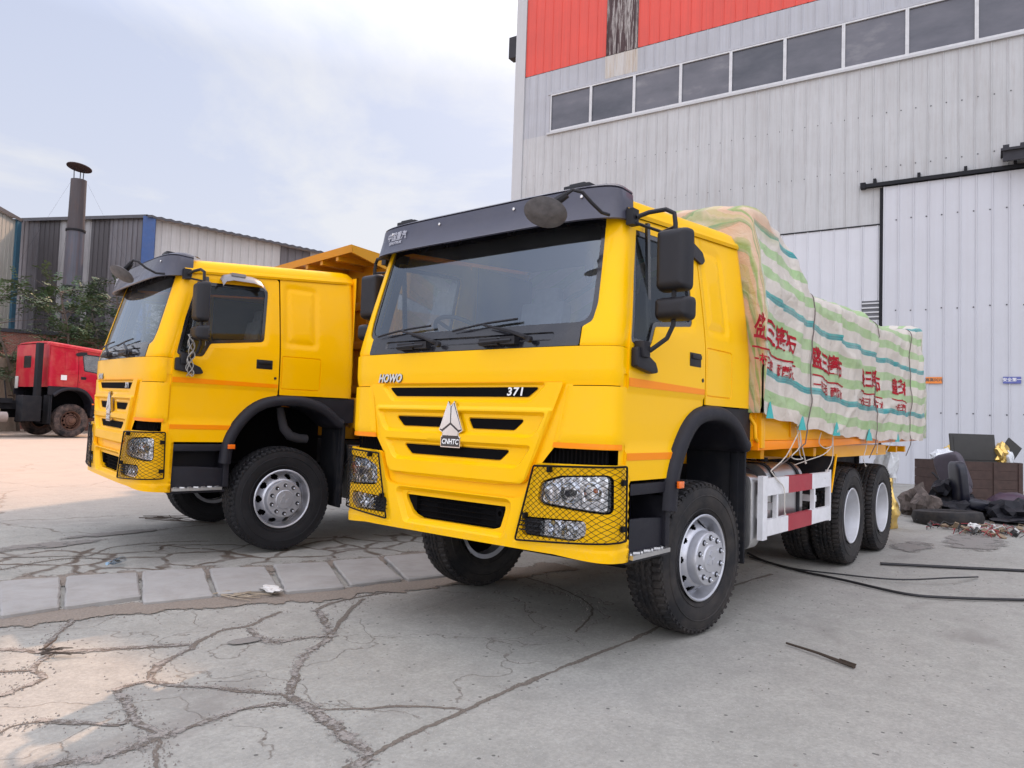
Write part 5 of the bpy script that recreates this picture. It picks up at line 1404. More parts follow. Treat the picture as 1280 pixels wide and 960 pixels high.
    # small louvred window beside the door
    mb = MB(); mb.bbox((-4.15, .02, 4.95), (-3.64, .05, 5.55)); w = mb.build('window', wg, h, smooth=0)
    mb = MB()
    for k in range(4): mb.bbox((-4.15, -.04, 5.03+.14*k), (-3.66, .01, 5.07+.14*k))
    mb.build('bar', wf, w, smooth=0)
    # rivets and small dents, plus two tiny notices
    mb = MB(); rnd = random.Random(5)
    for z in (2.1, 5.2, 8.0): 
        for k in range(24): mb.box((-3.4+.4*k+.2, -.105, z+rnd.uniform(-.02, .02)), (.035, .012, .035))
    for z in (9.7, 11.4):
        for k in range(52): mb.box((-16.9+.4*k+.2, -.005, z+rnd.uniform(-.02, .02)), (.03, .012, .03))
    mb.build('fixings', M['interior'], h, smooth=0)
    og = basic('orange_notice', (.75, .22, .03), .5); bl = basic('blue_notice', (.10, .12, .35), .5)
    dk = M['chassis']
    for (s, mm, txt) in ((-2.18, og, '高高兴兴'), (-.28, bl, '安全第一')):
        mb = MB(); mb.bbox((s-.21, -.15, 2.98), (s+.21, -.135, 3.17)); n_ = mb.build('notice', mm, h, smooth=0)
        mb = MB(); text_on(mb, txt, lambda a, z, d: (s+a, -.153, z), (0, 3.08), .11, bold=.002); mb.build('lettering', M['white_letter'] if mm is bl else M['gloss'], n_, smooth=0, recalc=False)
    mb = MB(); clad(mb, -6.4, -5.9, .5, 1.2, -.03); 
    return h

def wall_box(name, pts, z0, z1, mat, parent, pitch=.3, th=.12, overhang=0, rib=.03):
    """vertical cladding along a line of ground points"""
    for i in range(len(pts)-1):
        a = Vector(pts[i]); b = Vector(pts[i+1]); L = (b-a).length
        mb = MB(); clad(mb, 0, L, z0, z1, 0, pitch, rib, .10)
        o = mb.build(name, mat, parent, smooth=0); o.location = (a.x, a.y, 0); o.rotation_euler = (0, 0, atan2(b.y-a.y, b.x-a.x))
    return o

def build_sheds():
    dark = steel_mat('weathered_dark_sheet', (.155, .153, .17), (.07, .06, .06), .8, .6, .25); dark2 = steel_mat('grimy_sheet', (.072, .068, .075), (.04, .035, .035), .5, .7)
    pale = steel_mat('pale_shed_sheet', (.50, .50, .50), (.30, .28, .26), .5, .5, .15); beige = steel_mat('beige_shed_sheet', (.50, .49, .44), (.32, .29, .24), .5, .6, .2)
    grey = steel_mat('grey_mid_sheet', (.32, .32, .33), (.15, .14, .14), .6)
    blue = basic('blue_corner_trim', (.035, .09, .26), .5, dirt=(.15, .14, .14), dirtamt=.3); blue2 = basic('teal_corner_trim', (.04, .13, .20), .5, dirt=(.15, .14, .14), dirtamt=.3)
    roofm = basic('dark_roof_edge', (.07, .07, .08), .6)
    s = thing('storage_shed', 'dark weathered corrugated shed with a bright blue corner strip behind the left truck', 'building', (0, 0, 0))
    L = (-7.62, -39.5); C = (-10.99, -33.05); E_ = (-34, -31.0)
    def wl(nm, a, b, f0, f1, z1, m, pitch=.3, z0=-.2):
        A = Vector(a)+(Vector(b)-Vector(a))*f0; B = Vector(a)+(Vector(b)-Vector(a))*f1
        return wall_box(nm, [A, B], z0, z1, m, s, pitch)
    # camera side, bays of different age; seen left to right L -> C
    for f0, f1, m, nm in ((0, .13, dark, 'wall_bay'), (.13, .30, dark2, 'grimy_wall_bay'), (.30, .55, grey, 'wall_bay'), (.55, .70, dark2, 'grimy_wall_bay'), (.70, 1, dark, 'wall_bay')):
        wl(nm, C, L, 1-f1, (1-f0)*(1.12 if f0 == 0 else 1), 10.92, m, .28)
    for f0, f1, m, nm in ((0, .30, pale, 'wall_bay'), (.30, .38, dark, 'grimy_wall_bay'), (.38, 1, pale, 'wall_bay')):
        A = Vector(E_)+(Vector(C)-Vector(E_))*(1-f1); B = Vector(E_)+(Vector(C)-Vector(E_))*(1-f0)
        wall_box(nm, [A, B], -.2, 10.75, m, s, .45)
    mb = MB(); mb.box((C[0]+.02, C[1]+.08, 5.4), (.55, .3, 10.8), (0, 0, R(-30))); mb.build('corner_strip', blue, s, smooth=0)
    mb = MB(); d = (Vector(C)-Vector(E_)).normalized(); n = Vector((-d.y, d.x)); q0 = Vector(C)+d*.4; q1 = Vector(E_)
    k = 0; Lr = (q0-q1).length; prof = []
    while k*.22 < Lr:
        t = k*.22; h = .05 if k % 2 else 0; p = q1+d*t; prof.append((p.x, p.y, h)); k += 1
    if n.y < 0: n = -n
    rows = []
    for off, dz in ((.35, 10.70), (.35, 10.82), (-3, 11.05)): rows.append([(x+n.x*off, y+n.y*off, dz+h) for x, y, h in prof])
    mb.grid(rows); mb.build('roof', roofm, s, smooth=0)
    mb = MB(); dv = (Vector(L)-Vector(C)).normalized(); nn = Vector((-dv.y, dv.x)); a = Vector(C)+dv*.0; b = Vector(L)
    if nn.x < 0: nn = -nn
    mb.add([(a.x+nn.x*.2, a.y+nn.y*.2, 10.74), (b.x+nn.x*.2, b.y+nn.y*.2, 10.74), (b.x+nn.x*.2, b.y+nn.y*.2, 10.90), (a.x+nn.x*.2, a.y+nn.y*.2, 10.90), (a.x-nn.x*.4, a.y-nn.y*.4, 10.95), (b.x-nn.x*.4, b.y-nn.y*.4, 10.95)], [(0, 1, 2, 3), (3, 2, 5, 4)])
    mb.build('roof_edge', roofm, s, smooth=0)
    # nearer shed on the far left
    t = thing('side_shed', 'pale beige corrugated shed at the far left edge with a blue-green corner strip', 'building', (0, 0, 0))
    a = Vector((-7.45, -39.3)); b = Vector((-1.0, -31.5)); 
    wall_box('wall', [a, b], -.2, 10.6, beige, t, .38)
    mb = MB(); mb.box((a.x+.30, a.y+.33, 5.3), (.42, .25, 10.7), (0, 0, R(50))); mb.build('corner_strip', blue2, t, smooth=0)
    mb = MB(); mb.add([(a.x, a.y+.2, 10.6), (b.x, b.y+.2, 10.6), (b.x, b.y+.2, 10.78), (a.x, a.y+.2, 10.78), (a.x+.5, a.y-1, 10.95), (b.x+.5, b.y-1, 10.95)], [(0, 1, 2, 3), (3, 2, 5, 4)]); mb.build('roof', roofm, t, smooth=0)
    # low shelter under it
    u = thing('low_shelter', 'low open shelter with a pale sheet roof behind the red truck', 'shelter', (-3.4, -29.2, .43), R(50))
    mb = MB(); rows = [[(x, y, 2.75-.12*y+.03*(i % 2)) for i, x in enumerate(np.arange(-1.2, 5, .12))] for y in (-.9, .9)]; mb.grid(rows); mb.bbox((-1.2, -.95, 2.70), (4.9, -.90, 2.80)); mb.build('roof', pale, u, smooth=0)
    mb = MB(); mb.bbox((-1.2, .9, 0), (4.9, 1.0, 2.75)); mb.build('back_wall', basic('plaster', (.30, .25, .20), .9, dirt=(.12, .1, .08), dirtamt=.5), u, smooth=0)
    for x in (-1.1, 1.5, 4.0):
        mb = MB(); mb.bbox((x-.06, -.85, 0), (x+.06, -.73, 2.72)); mb.build('post', M['chassis'], u, smooth=0)
    # chimney
    c = thing('chimney', 'tall dark steel flue pipe with tilted round rain cap before the grey shed', 'chimney', (-7.25, -31.6, .4))
    cm = steel_mat('flue_steel', (.085, .09, .12), (.035, .03, .03), .5, .5, .5); cm2 = steel_mat('rusty_flue_steel', (.06, .052, .058), (.03, .022, .022), .6, .6, .3)
    mb = MB(); mb.lathe([(0, .41), (5.2, .38), (8.7, .345)], 28, 'z'); mb.build('lower_flue', cm, c)
    mb = MB(); mb.lathe([(8.7, .335), (10.95, .31), (10.95, .29), (10.0, .29)], 28, 'z'); mb.build('upper_flue', cm2, c)
    for z, r in ((3.6, .42), (6.2, .395), (8.7, .37)):
        mb = MB(); mb.lathe([(z-.05, r-.03), (z-.04, r+.02), (z+.04, r+.02), (z+.05, r-.03)], 28, 'z'); mb.build('flange', M['chassis'], c)
    mb = MB(); mb.lathe([(0, .0001), (-.09, .50), (-.12, .50), (-.06, .0001)], 28, 'z'); o = mb.build('rain_cap', M['rust2'], c); o.location = (0, 0, 11.6); o.rotation_euler = (R(3), R(-9), 0)
    mb = MB(); 
    for a_ in (0, 120, 240): mb.tube([(.2*cos(R(a_)), .2*sin(R(a_)), 10.9), (.22*cos(R(a_)), .22*sin(R(a_)), 11.45)], .02, 5)
    mb.build('cap_stay', M['chassis'], c)
    mb = MB()
    for a_ in (20, 150, 265): mb.tube([(.36*cos(R(a_)), .36*sin(R(a_)), 10.8), (2.6*cos(R(a_)), 2.6*sin(R(a_)), 6.5)], .0025, 4)
    mb.build('guy_wire', M['chassis'], c)
    # brick hut
    m, nt, b = new_mat('red_brick'); bt = N(nt, 'ShaderNodeTexBrick'); nt.links.new(coords(nt, 'Object', (1, 1, 1), (R(90), 0, 0)), bt.inputs[0])
    bt.inputs['Scale'].default_value = 4.5; bt.inputs['Color1'].default_value = (.22, .07, .045, 1); bt.inputs['Color2'].default_value = (.15, .05, .035, 1); bt.inputs['Mortar'].default_value = (.22, .2, .18, 1); bt.inputs['Mortar Size'].default_value = .02
    nt.links.new(bt.outputs[0], b.inputs['Base Color']); b.inputs['Roughness'].default_value = .9
    k = thing('brick_hut', 'small red brick hut half hidden behind the red truck cab', 'hut', (-7.3, -31.0, .43), R(160))
    mb = MB(); mb.bbox((-3.2, -.2, 0), (1.2, 2.0, 3.98)); mb.build('wall', m, k, smooth=0)
    mb = MB(); mb.bbox((-3.3, -.3, 3.98), (1.3, 2.1, 4.12)); mb.build('roof', M['interior'], k, smooth=0)

def tree(name, label, loc, h, spread, seed, n_leaf, lean=(0, 0)):
    rnd = random.Random(seed); t = thing(name, label, 'tree', loc, 0, 'saplings in front of the grey shed')
    mb = MB(); tips = []
    trunkn = rnd.choice((2, 3))
    for k in range(trunkn):
        a = rnd.random()*6.28; r0 = .05*h/5+.015; p = Vector((rnd.uniform(-.15, .15), rnd.uniform(-.15, .15), 0)); pts = [p.copy()]; d = Vector((cos(a)*.25+lean[0], sin(a)*.25+lean[1], 1)).normalized()
        for i in range(7): d = (d+Vector((rnd.uniform(-.2, .2), rnd.uniform(-.2, .2), .05))).normalized(); p = p+d*h*.13; pts.append(p.copy())
        mb.tube(pts, [r0*(1-.11*i) for i in range(8)], 6)
        for i in range(2, 8):
            for _ in range(3):
                a2 = rnd.random()*6.28; q = pts[i].copy(); bp = [q.copy()]; dd = Vector((cos(a2), sin(a2), rnd.uniform(.1, .7))).normalized()
                for j in range(4): dd = (dd+Vector((rnd.uniform(-.25, .25), rnd.uniform(-.25, .25), rnd.uniform(-.12, .1)))).normalized(); q = q+dd*spread*rnd.uniform(.14, .30); bp.append(q.copy()); tips.append((q.copy(), dd.copy()))
                mb.tube(bp, [.022, .016, .011, .008, .005], 4)
    mb.build('trunk', M['bark'], t)
    mb = MB()
    for i in range(n_leaf):
        p, d = rnd.choice(tips); 
        if noise.noise(p*.9+Vector((seed, 0, 0))) < -.18: continue
        fd = (d+Vector((rnd.uniform(-1, 1), rnd.uniform(-1, 1), rnd.uniform(-.6, .5)))).normalized(); L = rnd.uniform(.30, .60); base = p+Vector((rnd.gauss(0, .12), rnd.gauss(0, .12), rnd.gauss(0, .10)))
        side = fd.cross(Vector((0, 0, 1))).normalized() if abs(fd.z) < .95 else Vector((1, 0, 0))
        nl = 5
        for j in range(nl):     # pinnate leaf: paired drooping leaflets
            c = base+fd*L*(j+.5)/nl+Vector((0, 0, -.10*(j/nl)**2))
            for s_ in (1, -1):
                ll = rnd.uniform(.11, .19); w = ll*.42; ax = (side*s_+fd*.35+Vector((0, 0, rnd.uniform(-.5, .1)))).normalized(); up = ax.cross(fd).normalized(); cr = ax.cross(up).normalized()
                mb.add([c, c+ax*ll*.5+cr*w*.5, c+ax*ll, c+ax*ll*.5-cr*w*.5], [(0, 1, 2, 3)])
    mb.build('crown', M['leaf'], t, smooth=0, merge=False, recalc=False)
    return t

def crumple(mb, c, size, seed, sub=3, amp=.25):
    bm = bmesh.new(); bmesh.ops.create_icosphere(bm, subdivisions=sub, radius=1)
    for v in bm.verts:
        n = noise.noise(v.co*1.7+Vector((seed, 0, 0)))+.6*abs(noise.noise(v.co*4+Vector((0, seed, 0))))+.3*abs(noise.noise(v.co*9+Vector((0, seed, 5))))
        v.co = v.co*(1+amp*n*1.6)
        v.co = Vector((v.co.x*size[0], v.co.y*size[1], max(-size[2]*.85, v.co.z*size[2])))
    bm.verts.index_update(); mb.add([tuple(v.co+Vector(c)) for v in bm.verts], [tuple(v.index for v in f.verts) for f in bm.faces]); bm.free()

def build_junk():
    wood = basic('old_crate_wood', (.060, .036, .030), .85, var=.3, vscale=9, dirt=(.06, .045, .04), dirtamt=.6, dscale=5, bmp=.004, bscale=30)
    dkg = basic('dull_grey_board', (.035, .034, .032), .7, dirt=(.08, .08, .075), dirtamt=.4)
    gold = basic('gold_foil', (.75, .52, .16), .28, .75, .2, bmp=.03, bscale=14)
    clear = basic('clear_plastic_bag', (.62, .64, .66), .25, var=.25, bmp=.03, bscale=14)
    vinyl = basic('navy_seat_vinyl', (.006, .007, .016), .35, bmp=.004, bscale=14); tan = basic('tan_cushion', (.16, .13, .10), .8, dirt=(.05, .05, .05), dirtamt=.5)
    rag = basic('brown_rags', (.10, .08, .07), .95, var=.5, vscale=9, bmp=.02, bscale=20)
    th = R(132)   # faces the camera roughly
    cr = thing('wooden_crate', 'long dirty brown wooden crate full of scrap against the sliding door', 'crate', (-13.4, .95, 0), R(133))
    mb = MB(); W, D_, H = 1.85, .75, .93
    for k in range(5):
        z = .02+k*H/5; mb.bbox((-W/2, -D_/2-.02, z), (W/2, -D_/2+.005, z+H/5-.005)); mb.bbox((-W/2, D_/2-.02, z), (W/2, D_/2+.005, z+H/5-.005))
        mb.bbox((-W/2, -D_/2+.006, z), (-W/2+.025, D_/2-.021, z+H/5-.005)); mb.bbox((W/2-.025, -D_/2+.006, z), (W/2, D_/2-.021, z+H/5-.005))
    mb.build('side_boards', wood, cr, smooth=0)
    mb = MB()
    for x in (-W/2+.05, .33, W/2-.05): mb.bbox((x-.045, -D_/2-.045, .0), (x+.045, -D_/2-.0205, H+.01))
    mb.build('batten', wood, cr, smooth=0)
    mb = MB(); mb.bbox((-W/2+.03, -D_/2+.01, .1), (W/2-.03, D_/2-.03, .80)); mb.build('filling', rag, cr, smooth=0)
    def top(o, x, y, z): # place in crate frame
        c, s = cos(R(133)), sin(R(133)); o.location = (-13.4+c*x-s*y, .95+s*x+c*y, z)
    mb = MB(); mb.box((0, 0, .34), (.98, .05, .60), (R(-8), 0, 0)); mb.box((0, -.03, .34), (.86, .015, .50), (R(-8), 0, 0)); o = mb.build('metal_panel', dkg, None, bevel=.01); top(o, -.02, -.20, .88); o.rotation_euler = (0, 0, R(133)); tag(o, 'dark rectangular panel standing upright on top of the brown crate', 'panel')
    mb = MB(); mb.box((0, 0, .34), (.36, .03, .42), (R(-5), R(38), 0)); o = mb.build('board', dkg, None); top(o, .88, -.1, .85); o.rotation_euler = (0, 0, R(133)); tag(o, 'grey square board tipped on its corner at the right end of the crate', 'board')
    for i, (x, y, z, s_, m, l, nm) in enumerate(((-.58, -.1, 1.02, (.26, .2, .14), clear, 'crumpled clear plastic bag lying on the left end of the crate', 'plastic_bag'), (.62, -.12, 1.08, (.20, .16, .22), gold, 'crumpled gold foil bag right of the upright panel', 'foil_bag'), (-.42, -.08, 1.10, (.12, .12, .15), gold, 'small gold foil bag between the clear plastic and the upright panel', 'foil_bag'), (.78, -.18, 1.0, (.13, .1, .20), clear, 'white plastic bag under the tipped grey board', 'plastic_bag'))):
        mb = MB(); crumple(mb, (0, 0, 0), s_, i*3+1, 3, .35); o = mb.build(nm, m, None, smooth=25); top(o, x, y, z); tag(o, l, 'bag')
    # leaning black frame with square plate
    mb = MB(); mb.box((0, 0, .26), (.40, .03, .40), (R(-12), R(40), 0)); mb.box((.1, -.04, .35), (.9, .03, .03), (R(-10), R(42), 0)); o = mb.build('square_plate', M['plastic'], None); o.location = (-12.55, .62, .05); o.rotation_euler = (0, 0, R(130)); tag(o, 'dark square plate leaning cornerwise against the front of the crate', 'plate')
    # lorry seats
    def seat(loc, rz, tilt, label, m, w=.62, name='truck_seat'):
        t = thing(name, label, 'seat', loc, rz, 'scrapped truck seats by the crate'); t.rotation_euler = (tilt[0], tilt[1], rz)
        def pad(c, d, rot, nm, mm):
            bm = bmesh.new(); bmesh.ops.create_cube(bm, size=1); bmesh.ops.subdivide_edges(bm, edges=bm.edges[:], cuts=6, use_grid_fill=True)
            for v in bm.verts:
                p = v.co*2; q = Vector([math.copysign(abs(a)**1.0, a) for a in p]); L = (abs(q.x)**5+abs(q.y)**5+abs(q.z)**5)**.2; mx = max(abs(q.x), abs(q.y), abs(q.z))
                v.co = q*(mx/L)*.5; v.co = Vector((v.co.x*d[0], v.co.y*d[1], v.co.z*d[2]))+Vector((0, 0, .012*noise.noise(v.co*5)))
            bm.verts.index_update(); rm = Matrix.Rotation(rot, 3, 'X'); mb = MB(); mb.add([tuple(rm @ v.co+Vector(c)) for v in bm.verts], [tuple(v.index for v in f.verts) for f in bm.faces]); bm.free(); return mb.build(nm, mm, t, smooth=60)
        pad((0, 0, .24), (w, .62, .20), 0, 'seat_cushion', m); pad((0, .36, .56), (w*.95, .18, .80), R(-14), 'backrest', m)
        mb = MB(); mb.bbox((-w*.4, -.25, 0), (w*.4, .25, .13)); mb.build('seat_base', M['chassis'], t, bevel=.01); return t
    seat((-10.75, 1.45, 0), R(205), (R(8), 0), 'upright glossy navy truck seat dumped in front of the brown crate', vinyl, .66)
    seat((-11.5, 1.05, .10), R(60), (R(25), R(-15)), 'grey-purple truck seat lying tipped over left of the upright navy seat', basic('worn_grey_vinyl', (.06, .05, .065), .5, bmp=.004, bscale=12))
    for loc, s_, m, l, nm, cat, rz in (((-10.9, .72, .13), (.46, .30, .16), tan, 'flat tan seat cushion lying left of the navy seat', 'seat_cushion', 'cushion', R(140)), ((-11.6, 1.9, .22), (.42, .30, .22), basic('plum_vinyl', (.04, .015, .035), .4), 'plum coloured cushion lying right of the navy seat', 'seat_cushion', 'cushion', R(130)), ((-10.5, 2.35, .08), (.75, .30, .07), M['plastic'], 'black rubber mat lying flat at the right of the junk heap', 'rubber_mat', 'mat', R(140))):
        mb = MB(); crumple(mb, (0, 0, 0), s_, 8, 3, .12); o = mb.build(nm, m, None, smooth=50); o.location = loc; o.rotation_euler = (0, 0, rz); tag(o, l, cat)
    o = bpy.data.objects.new('scrap_tyre', None)
    mb = MB(); mb.lathe([(-.10, .36), (-.12, .42), (-.10, .50), (0, .53), (.10, .50), (.12, .42), (.10, .36), (0, .33)], 40, 'z', closed=True); o = mb.build('old_tyre', M['tyre'], None, smooth=40); o.location = (-9.15, 1.25, .11); o.rotation_euler = (R(3), R(-2), 0); tag(o, 'flat worn black tyre lying in front of the dumped seats', 'tyre')
    # rags, scraps
    rnd = random.Random(21)
    for i, (x, y, s_) in enumerate(((-9.9, .78, (.22, .16, .22)), (-10.2, .55, (.20, .16, .26)))):
        mb = MB(); crumple(mb, (0, 0, 0), s_, 30+i, 3, .6); o = mb.build('rag_bundle', rag, None, smooth=0); o.location = (x, y, s_[2]*.7); tag(o, ['lower brown rag bundle beside the flat tyre', 'taller brown rag bundle behind the flat tyre'][i], 'rags', 'rag bundles by the tyre')
    pal = [((.5, .5, .48), 'pale'), ((.30, .03, .04), 'red'), ((.05, .05, .05), 'black'), ((.22, .16, .10), 'brown')]
    mb = MB(); mats = [basic('scrap_'+n, c, .7) for c, n in pal]
    for i in range(150):
        x, y = -8.55+rnd.gauss(0, .35), 1.85+rnd.gauss(0, .32)
        a = rnd.random()*6.28; l = rnd.uniform(.05, .28); z = .02+rnd.random()*.07
        if i % 3: mb.tube([(x, y, z), (x+l*.5*cos(a), y+l*.5*sin(a), z+rnd.uniform(0, .05)), (x+l*cos(a+.5), y+l*sin(a+.5), .012)], .006, 4, mi=rnd.choice((1, 2, 2, 3)))
        else: mb.box((x, y, z), (l*.5, .06, .02), (rnd.random(), rnd.random(), a), mi=rnd.choice((0, 2, 3, 3)))
    o = mb.build('cable_scraps', mats, None, smooth=0); tag(o, 'litter of coloured wire ends and scraps on the concrete before the seats', 'scraps', kind='stuff')
    mb = MB(); crumple(mb, (0, 0, 0), (.15, .09, .06), 3, 3, .3); o = mb.build('polystyrene_lump', basic('white_foam', (.6, .6, .58), .7), None, smooth=0); o.location = (-8.45, 1.72, .06); tag(o, 'small white foam lump lying in the wire scraps', 'foam')
    for i, (x, y, z, sz) in enumerate(((-10.3, 1.15, .12, (.30, .26, .16)), (-10.45, 1.95, .15, (.34, .28, .20)), (-11.0, .95, .42, (.26, .22, .20)))):
        mb = MB(); crumple(mb, (0, 0, 0), sz, 60+i, 3, .5); o = mb.build('black_cloth_bundle', basic('black_cloth', (.008, .008, .012), .6, spec=.3), None, smooth=25); o.location = (x, y, z); tag(o, ['low black cloth bundle just behind the flat tyre', 'black cloth bundle right of the upright navy seat', 'black cloth bundle piled on the tan cushion'][i], 'cloth', 'black cloth bundles in the junk heap')
    # gold foil wrapped pipe behind the last wheel
    bm = bmesh.new(); rows = []
    for i in range(26):
        z = i/25*.78; r = .155+.03*sin(z*7)-.05*z; row = []
        for j in range(28):
            a = 2*pi*j/28; rr = r*(1+.28*ridged(cos(a)*1.3, sin(a)*1.3, z*4.2)+.12*tnoise(cos(a)*3, sin(a)*3, z*9)); row.append((rr*cos(a)+.05*sin(z*3), rr*sin(a), z))
        rows.append(row)
    bm.free(); mb = MB(); mb.grid(rows, closeu=True); o = mb.build('foil_wrapped_pipe', gold, None, smooth=20); o.location = (-7.75, .62, 0); tag(o, 'gold foil wrapped upright bundle just behind the rearmost truck wheel', 'foil bundle')
    mb = MB(); crumple(mb, (0, 0, 0), (.16, .16, .32), 5, 3, .3); o = mb.build('clear_wrap', clear, None, smooth=20); o.location = (-7.85, .60, .95); tag(o, 'crumpled clear plastic wrap on top of the gold foil bundle', 'plastic wrap')

def sm(p, n=6):
    q = []
    for i in range(len(p)-1):
        p0 = Vector(p[max(0, i-1)]); p1 = Vector(p[i]); p2 = Vector(p[i+1]); p3 = Vector(p[min(len(p)-1, i+2)])
        for k in range(n): t = k/n; q.append(.5*((2*p1)+(-p0+p2)*t+(2*p0-5*p1+4*p2-p3)*t*t+(-p0+3*p1-3*p2+p3)*t**3))
    q.append(Vector(p[-1])); return q
def build_small():
    cabs = [([(-3.5, .1, .02), (-3.17, .42, .015), (-2.95, .80, .015), (-2.86, .99, .015), (-2.75, 1.35, .02), (-2.57, 1.94, .015), (-2.7, 2.3, .02), (-3.15, 2.79, .015), (-3.6, 3.3, .015)], .013, 'nearest black cable snaking out from under the yellow truck to the right edge'),
            ([(-3.3, .2, .015), (-3.0, .75, .015), (-3.05, 1.2, .015), (-3.15, 1.75, .03), (-3.5, 2.15, .06), (-4.08, 2.32, .015)], .008, 'short thin black cable whose free end curls up on the concrete'),
            ([(-4.08, 1.39, .015), (-4.25, 1.7, .02), (-4.55, 2.1, .015), (-4.93, 2.65, .015), (-5.3, 3.3, .015)], .016, 'farthest thick black cable running to the right edge behind the others')]
    for p, r, l in cabs:
        mb = MB(); mb.tube(sm(p, 8), r, 8); tag(mb.build('black_cable', M['cable'], None), l, 'cable', 'black cables on the concrete')
    mb = MB(); a = Vector((-.19, 1.69, .012)); b = Vector((.01, 2.18, .014)); mb.tube([a, a+(b-a)*.5+Vector((0, 0, .006)), a+(b-a)*.85, b], [.007, .009, .012, .014], 6); mb.tube([a+(b-a)*.8+Vector((0, 0, .015)), b+Vector((.005, .01, .015))], .006, 5)
    tag(mb.build('stick', basic('dark_stick', (.05, .035, .025), .8), None), 'thin dark stick lying alone on the concrete right of the front wheel', 'stick')
    wood = basic('dry_twig', (.06, .045, .035), .9); pale = basic('pale_twig', (.33, .27, .20), .9); rnd = random.Random(4)
    def twigs(nm, cx, cy, n, L, m, l, spread=.15):
        mb = MB()
        for i in range(n):
            a = rnd.gauss(2.2, .5); x, y = cx+rnd.gauss(0, spread), cy+rnd.gauss(0, spread); q = rnd.uniform(.4, 1)*L; z = gz(x, y)+.02
            mb.tube([(x, y, z), (x+q*.5*cos(a), y+q*.5*sin(a), z+.02*rnd.random()), (x+q*cos(a+.2), y+q*sin(a+.2), z-.005)], [.006, .005, .003], 5)
        tag(mb.build(nm, m, None), l, 'twigs')
    twigs('twig_bundle', .55, -5.9, 9, .8, wood, 'dark dry branches lying beside the front of the left yellow truck', .14)
    twigs('twig_bundle', 1.78, -1.98, 12, .32, pale, 'pale dry twigs lying in the dirt strip below the flagstones', .08)
    twigs('twig_bundle', 3.30, -1.45, 6, .3, wood, 'blackened twigs in the dark crack at the left edge', .05)
    mb = MB(); crumple(mb, (0, 0, 0), (.05, .10, .02), 9, 3, .4); o = mb.build('white_scrap', basic('white_plastic_scrap', (.6, .58, .55), .6), None, smooth=0); o.location = (1.55, -1.85, .05); tag(o, 'small crushed white plastic scrap beside the pale twigs', 'scrap')
    # crushed water bottle
    b_ = thing('plastic_bottle', 'crushed clear water bottle lying behind the flagstones', 'bottle', (2.03, -3.62, gz(0, -3.62)+.045), R(35))
    mb = MB(); rows = []
    for i in range(14):
        x = -.11+.22*i/13; r = .034 if i < 10 else .034-.0065*(i-9); rows.append([(x, r*(1+.25*tnoise(x*20, cos(a), sin(a)))*cos(a), .75*r*sin(a)) for a in np.linspace(0, 2*pi, 17)[:-1]])
    mb.grid(rows, closeu=True); mb.build('bottle_body', M['bottle'], b_, smooth=30)
    mb = MB(); mb.lathe([(.11, .014), (.13, .014), (.13, .0001)], 12, 'x'); mb.build('cap', basic('blue_cap', (.3, .45, .6), .4), b_)
    mb = MB(); pts = []
    for i in range(60): t = i/59; pts.append((1.13+.03*sin(t*30), 1.385-.04+.02*cos(t*23), 2.20-.42*t))
    # keyring of plastic tie wrap on the left truck's mirror
def vine_of_tape():
    p2 = bpy.data.objects['dump_truck.001']
    mb = MB()
    for k in range(5):
        pts = [(1.06+.03*sin(i*.9+k*2), 1.33+.03*cos(i*1.1+k), 2.16-.036*i) for i in range(12)]; mb.tube(sm(pts, 3), .0045, 5)
    o = mb.build('plastic_tie', basic('clear_tie', (.30, .29, .27), .3), None); o.matrix_world = p2.matrix_world.copy(); tag(o, 'tangle of clear plastic strip hung on the left truck mirror', 'plastic strip')
M['rope2'] = basic('thin_dark_cord', (.16, .13, .12), .8)
M['rust2'] = basic('rusty_cap', (.05, .028, .028), .8)
M['bark'] = basic('bark', (.10, .08, .065), .9)
def leaf_mat():
    m, nt, b = new_mat('leaf'); n = noise_n(nt, coords(nt), 2.2, 3)
    r = ramp(nt, n, [(.3, (.03, .062, .025)), (.7, (.085, .14, .06))]); nt.links.new(r.outputs[0], b.inputs['Base Color']); b.inputs['Roughness'].default_value = .55; return m
M['leaf'] = leaf_mat(); M['bottle'] = glass_mat('clear_pet', (.85, .9, .95), .1, .15, .9, .12)
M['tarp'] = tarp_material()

tA = build_truck('A', 'dump_truck', 'yellow dump truck nearest the camera, its bed covered by a striped tarpaulin', (0, 0, 0), 0, M['yellow'])
p2 = (.303, -4.49, -.172)
tB = build_truck('B', 'dump_truck', 'yellow dump truck parked on the left with an open bare steel bed', (p2[0], p2[1], gz(0, p2[1])+.004), p2[2], M['yellow2'], roll=-.018)
tC = build_truck('C', 'tractor_truck', 'red tractor truck without a trailer, standing far off at the left edge', (-4.25, -23.9, .455), R(186), M['red'])
# behind the red cab: stack, tanks, fifth wheel gear
mb = MB(); mb.bbox((-.92, -1.12, .9), (-1.08, -.90, 2.98)); mb.bbox((-.9, -1.15, .5), (-1.45, -.7, 1.3)); mb.build('air_stack', M['chassis'], tC, bevel=.03)
mb = MB(); mb.lathe([(0, .0001), (0, .16), (.5, .16), (.5, .0001)], 18, 'x', (-2.3, -.95, .62)); mb.lathe([(0, .0001), (0, .16), (.5, .16), (.5, .0001)], 18, 'x', (-2.9, -.95, .62)); mb.build('air_tank', basic('dusty_tank', (.30, .25, .23), .6), tC)
mb = MB(); mb.bbox((-1.5, -.6, 1.05), (-2.6, .6, 1.2)); mb.tube([(-1.52, .3, 1.15), (-1.7, .3, 1.6), (-1.9, .1, 1.15)], .03, 6); mb.tube([(-1.52, -.2, 1.15), (-1.6, -.2, 1.75)], .02, 6); mb.build('air_lines', M['chassis'], tC)
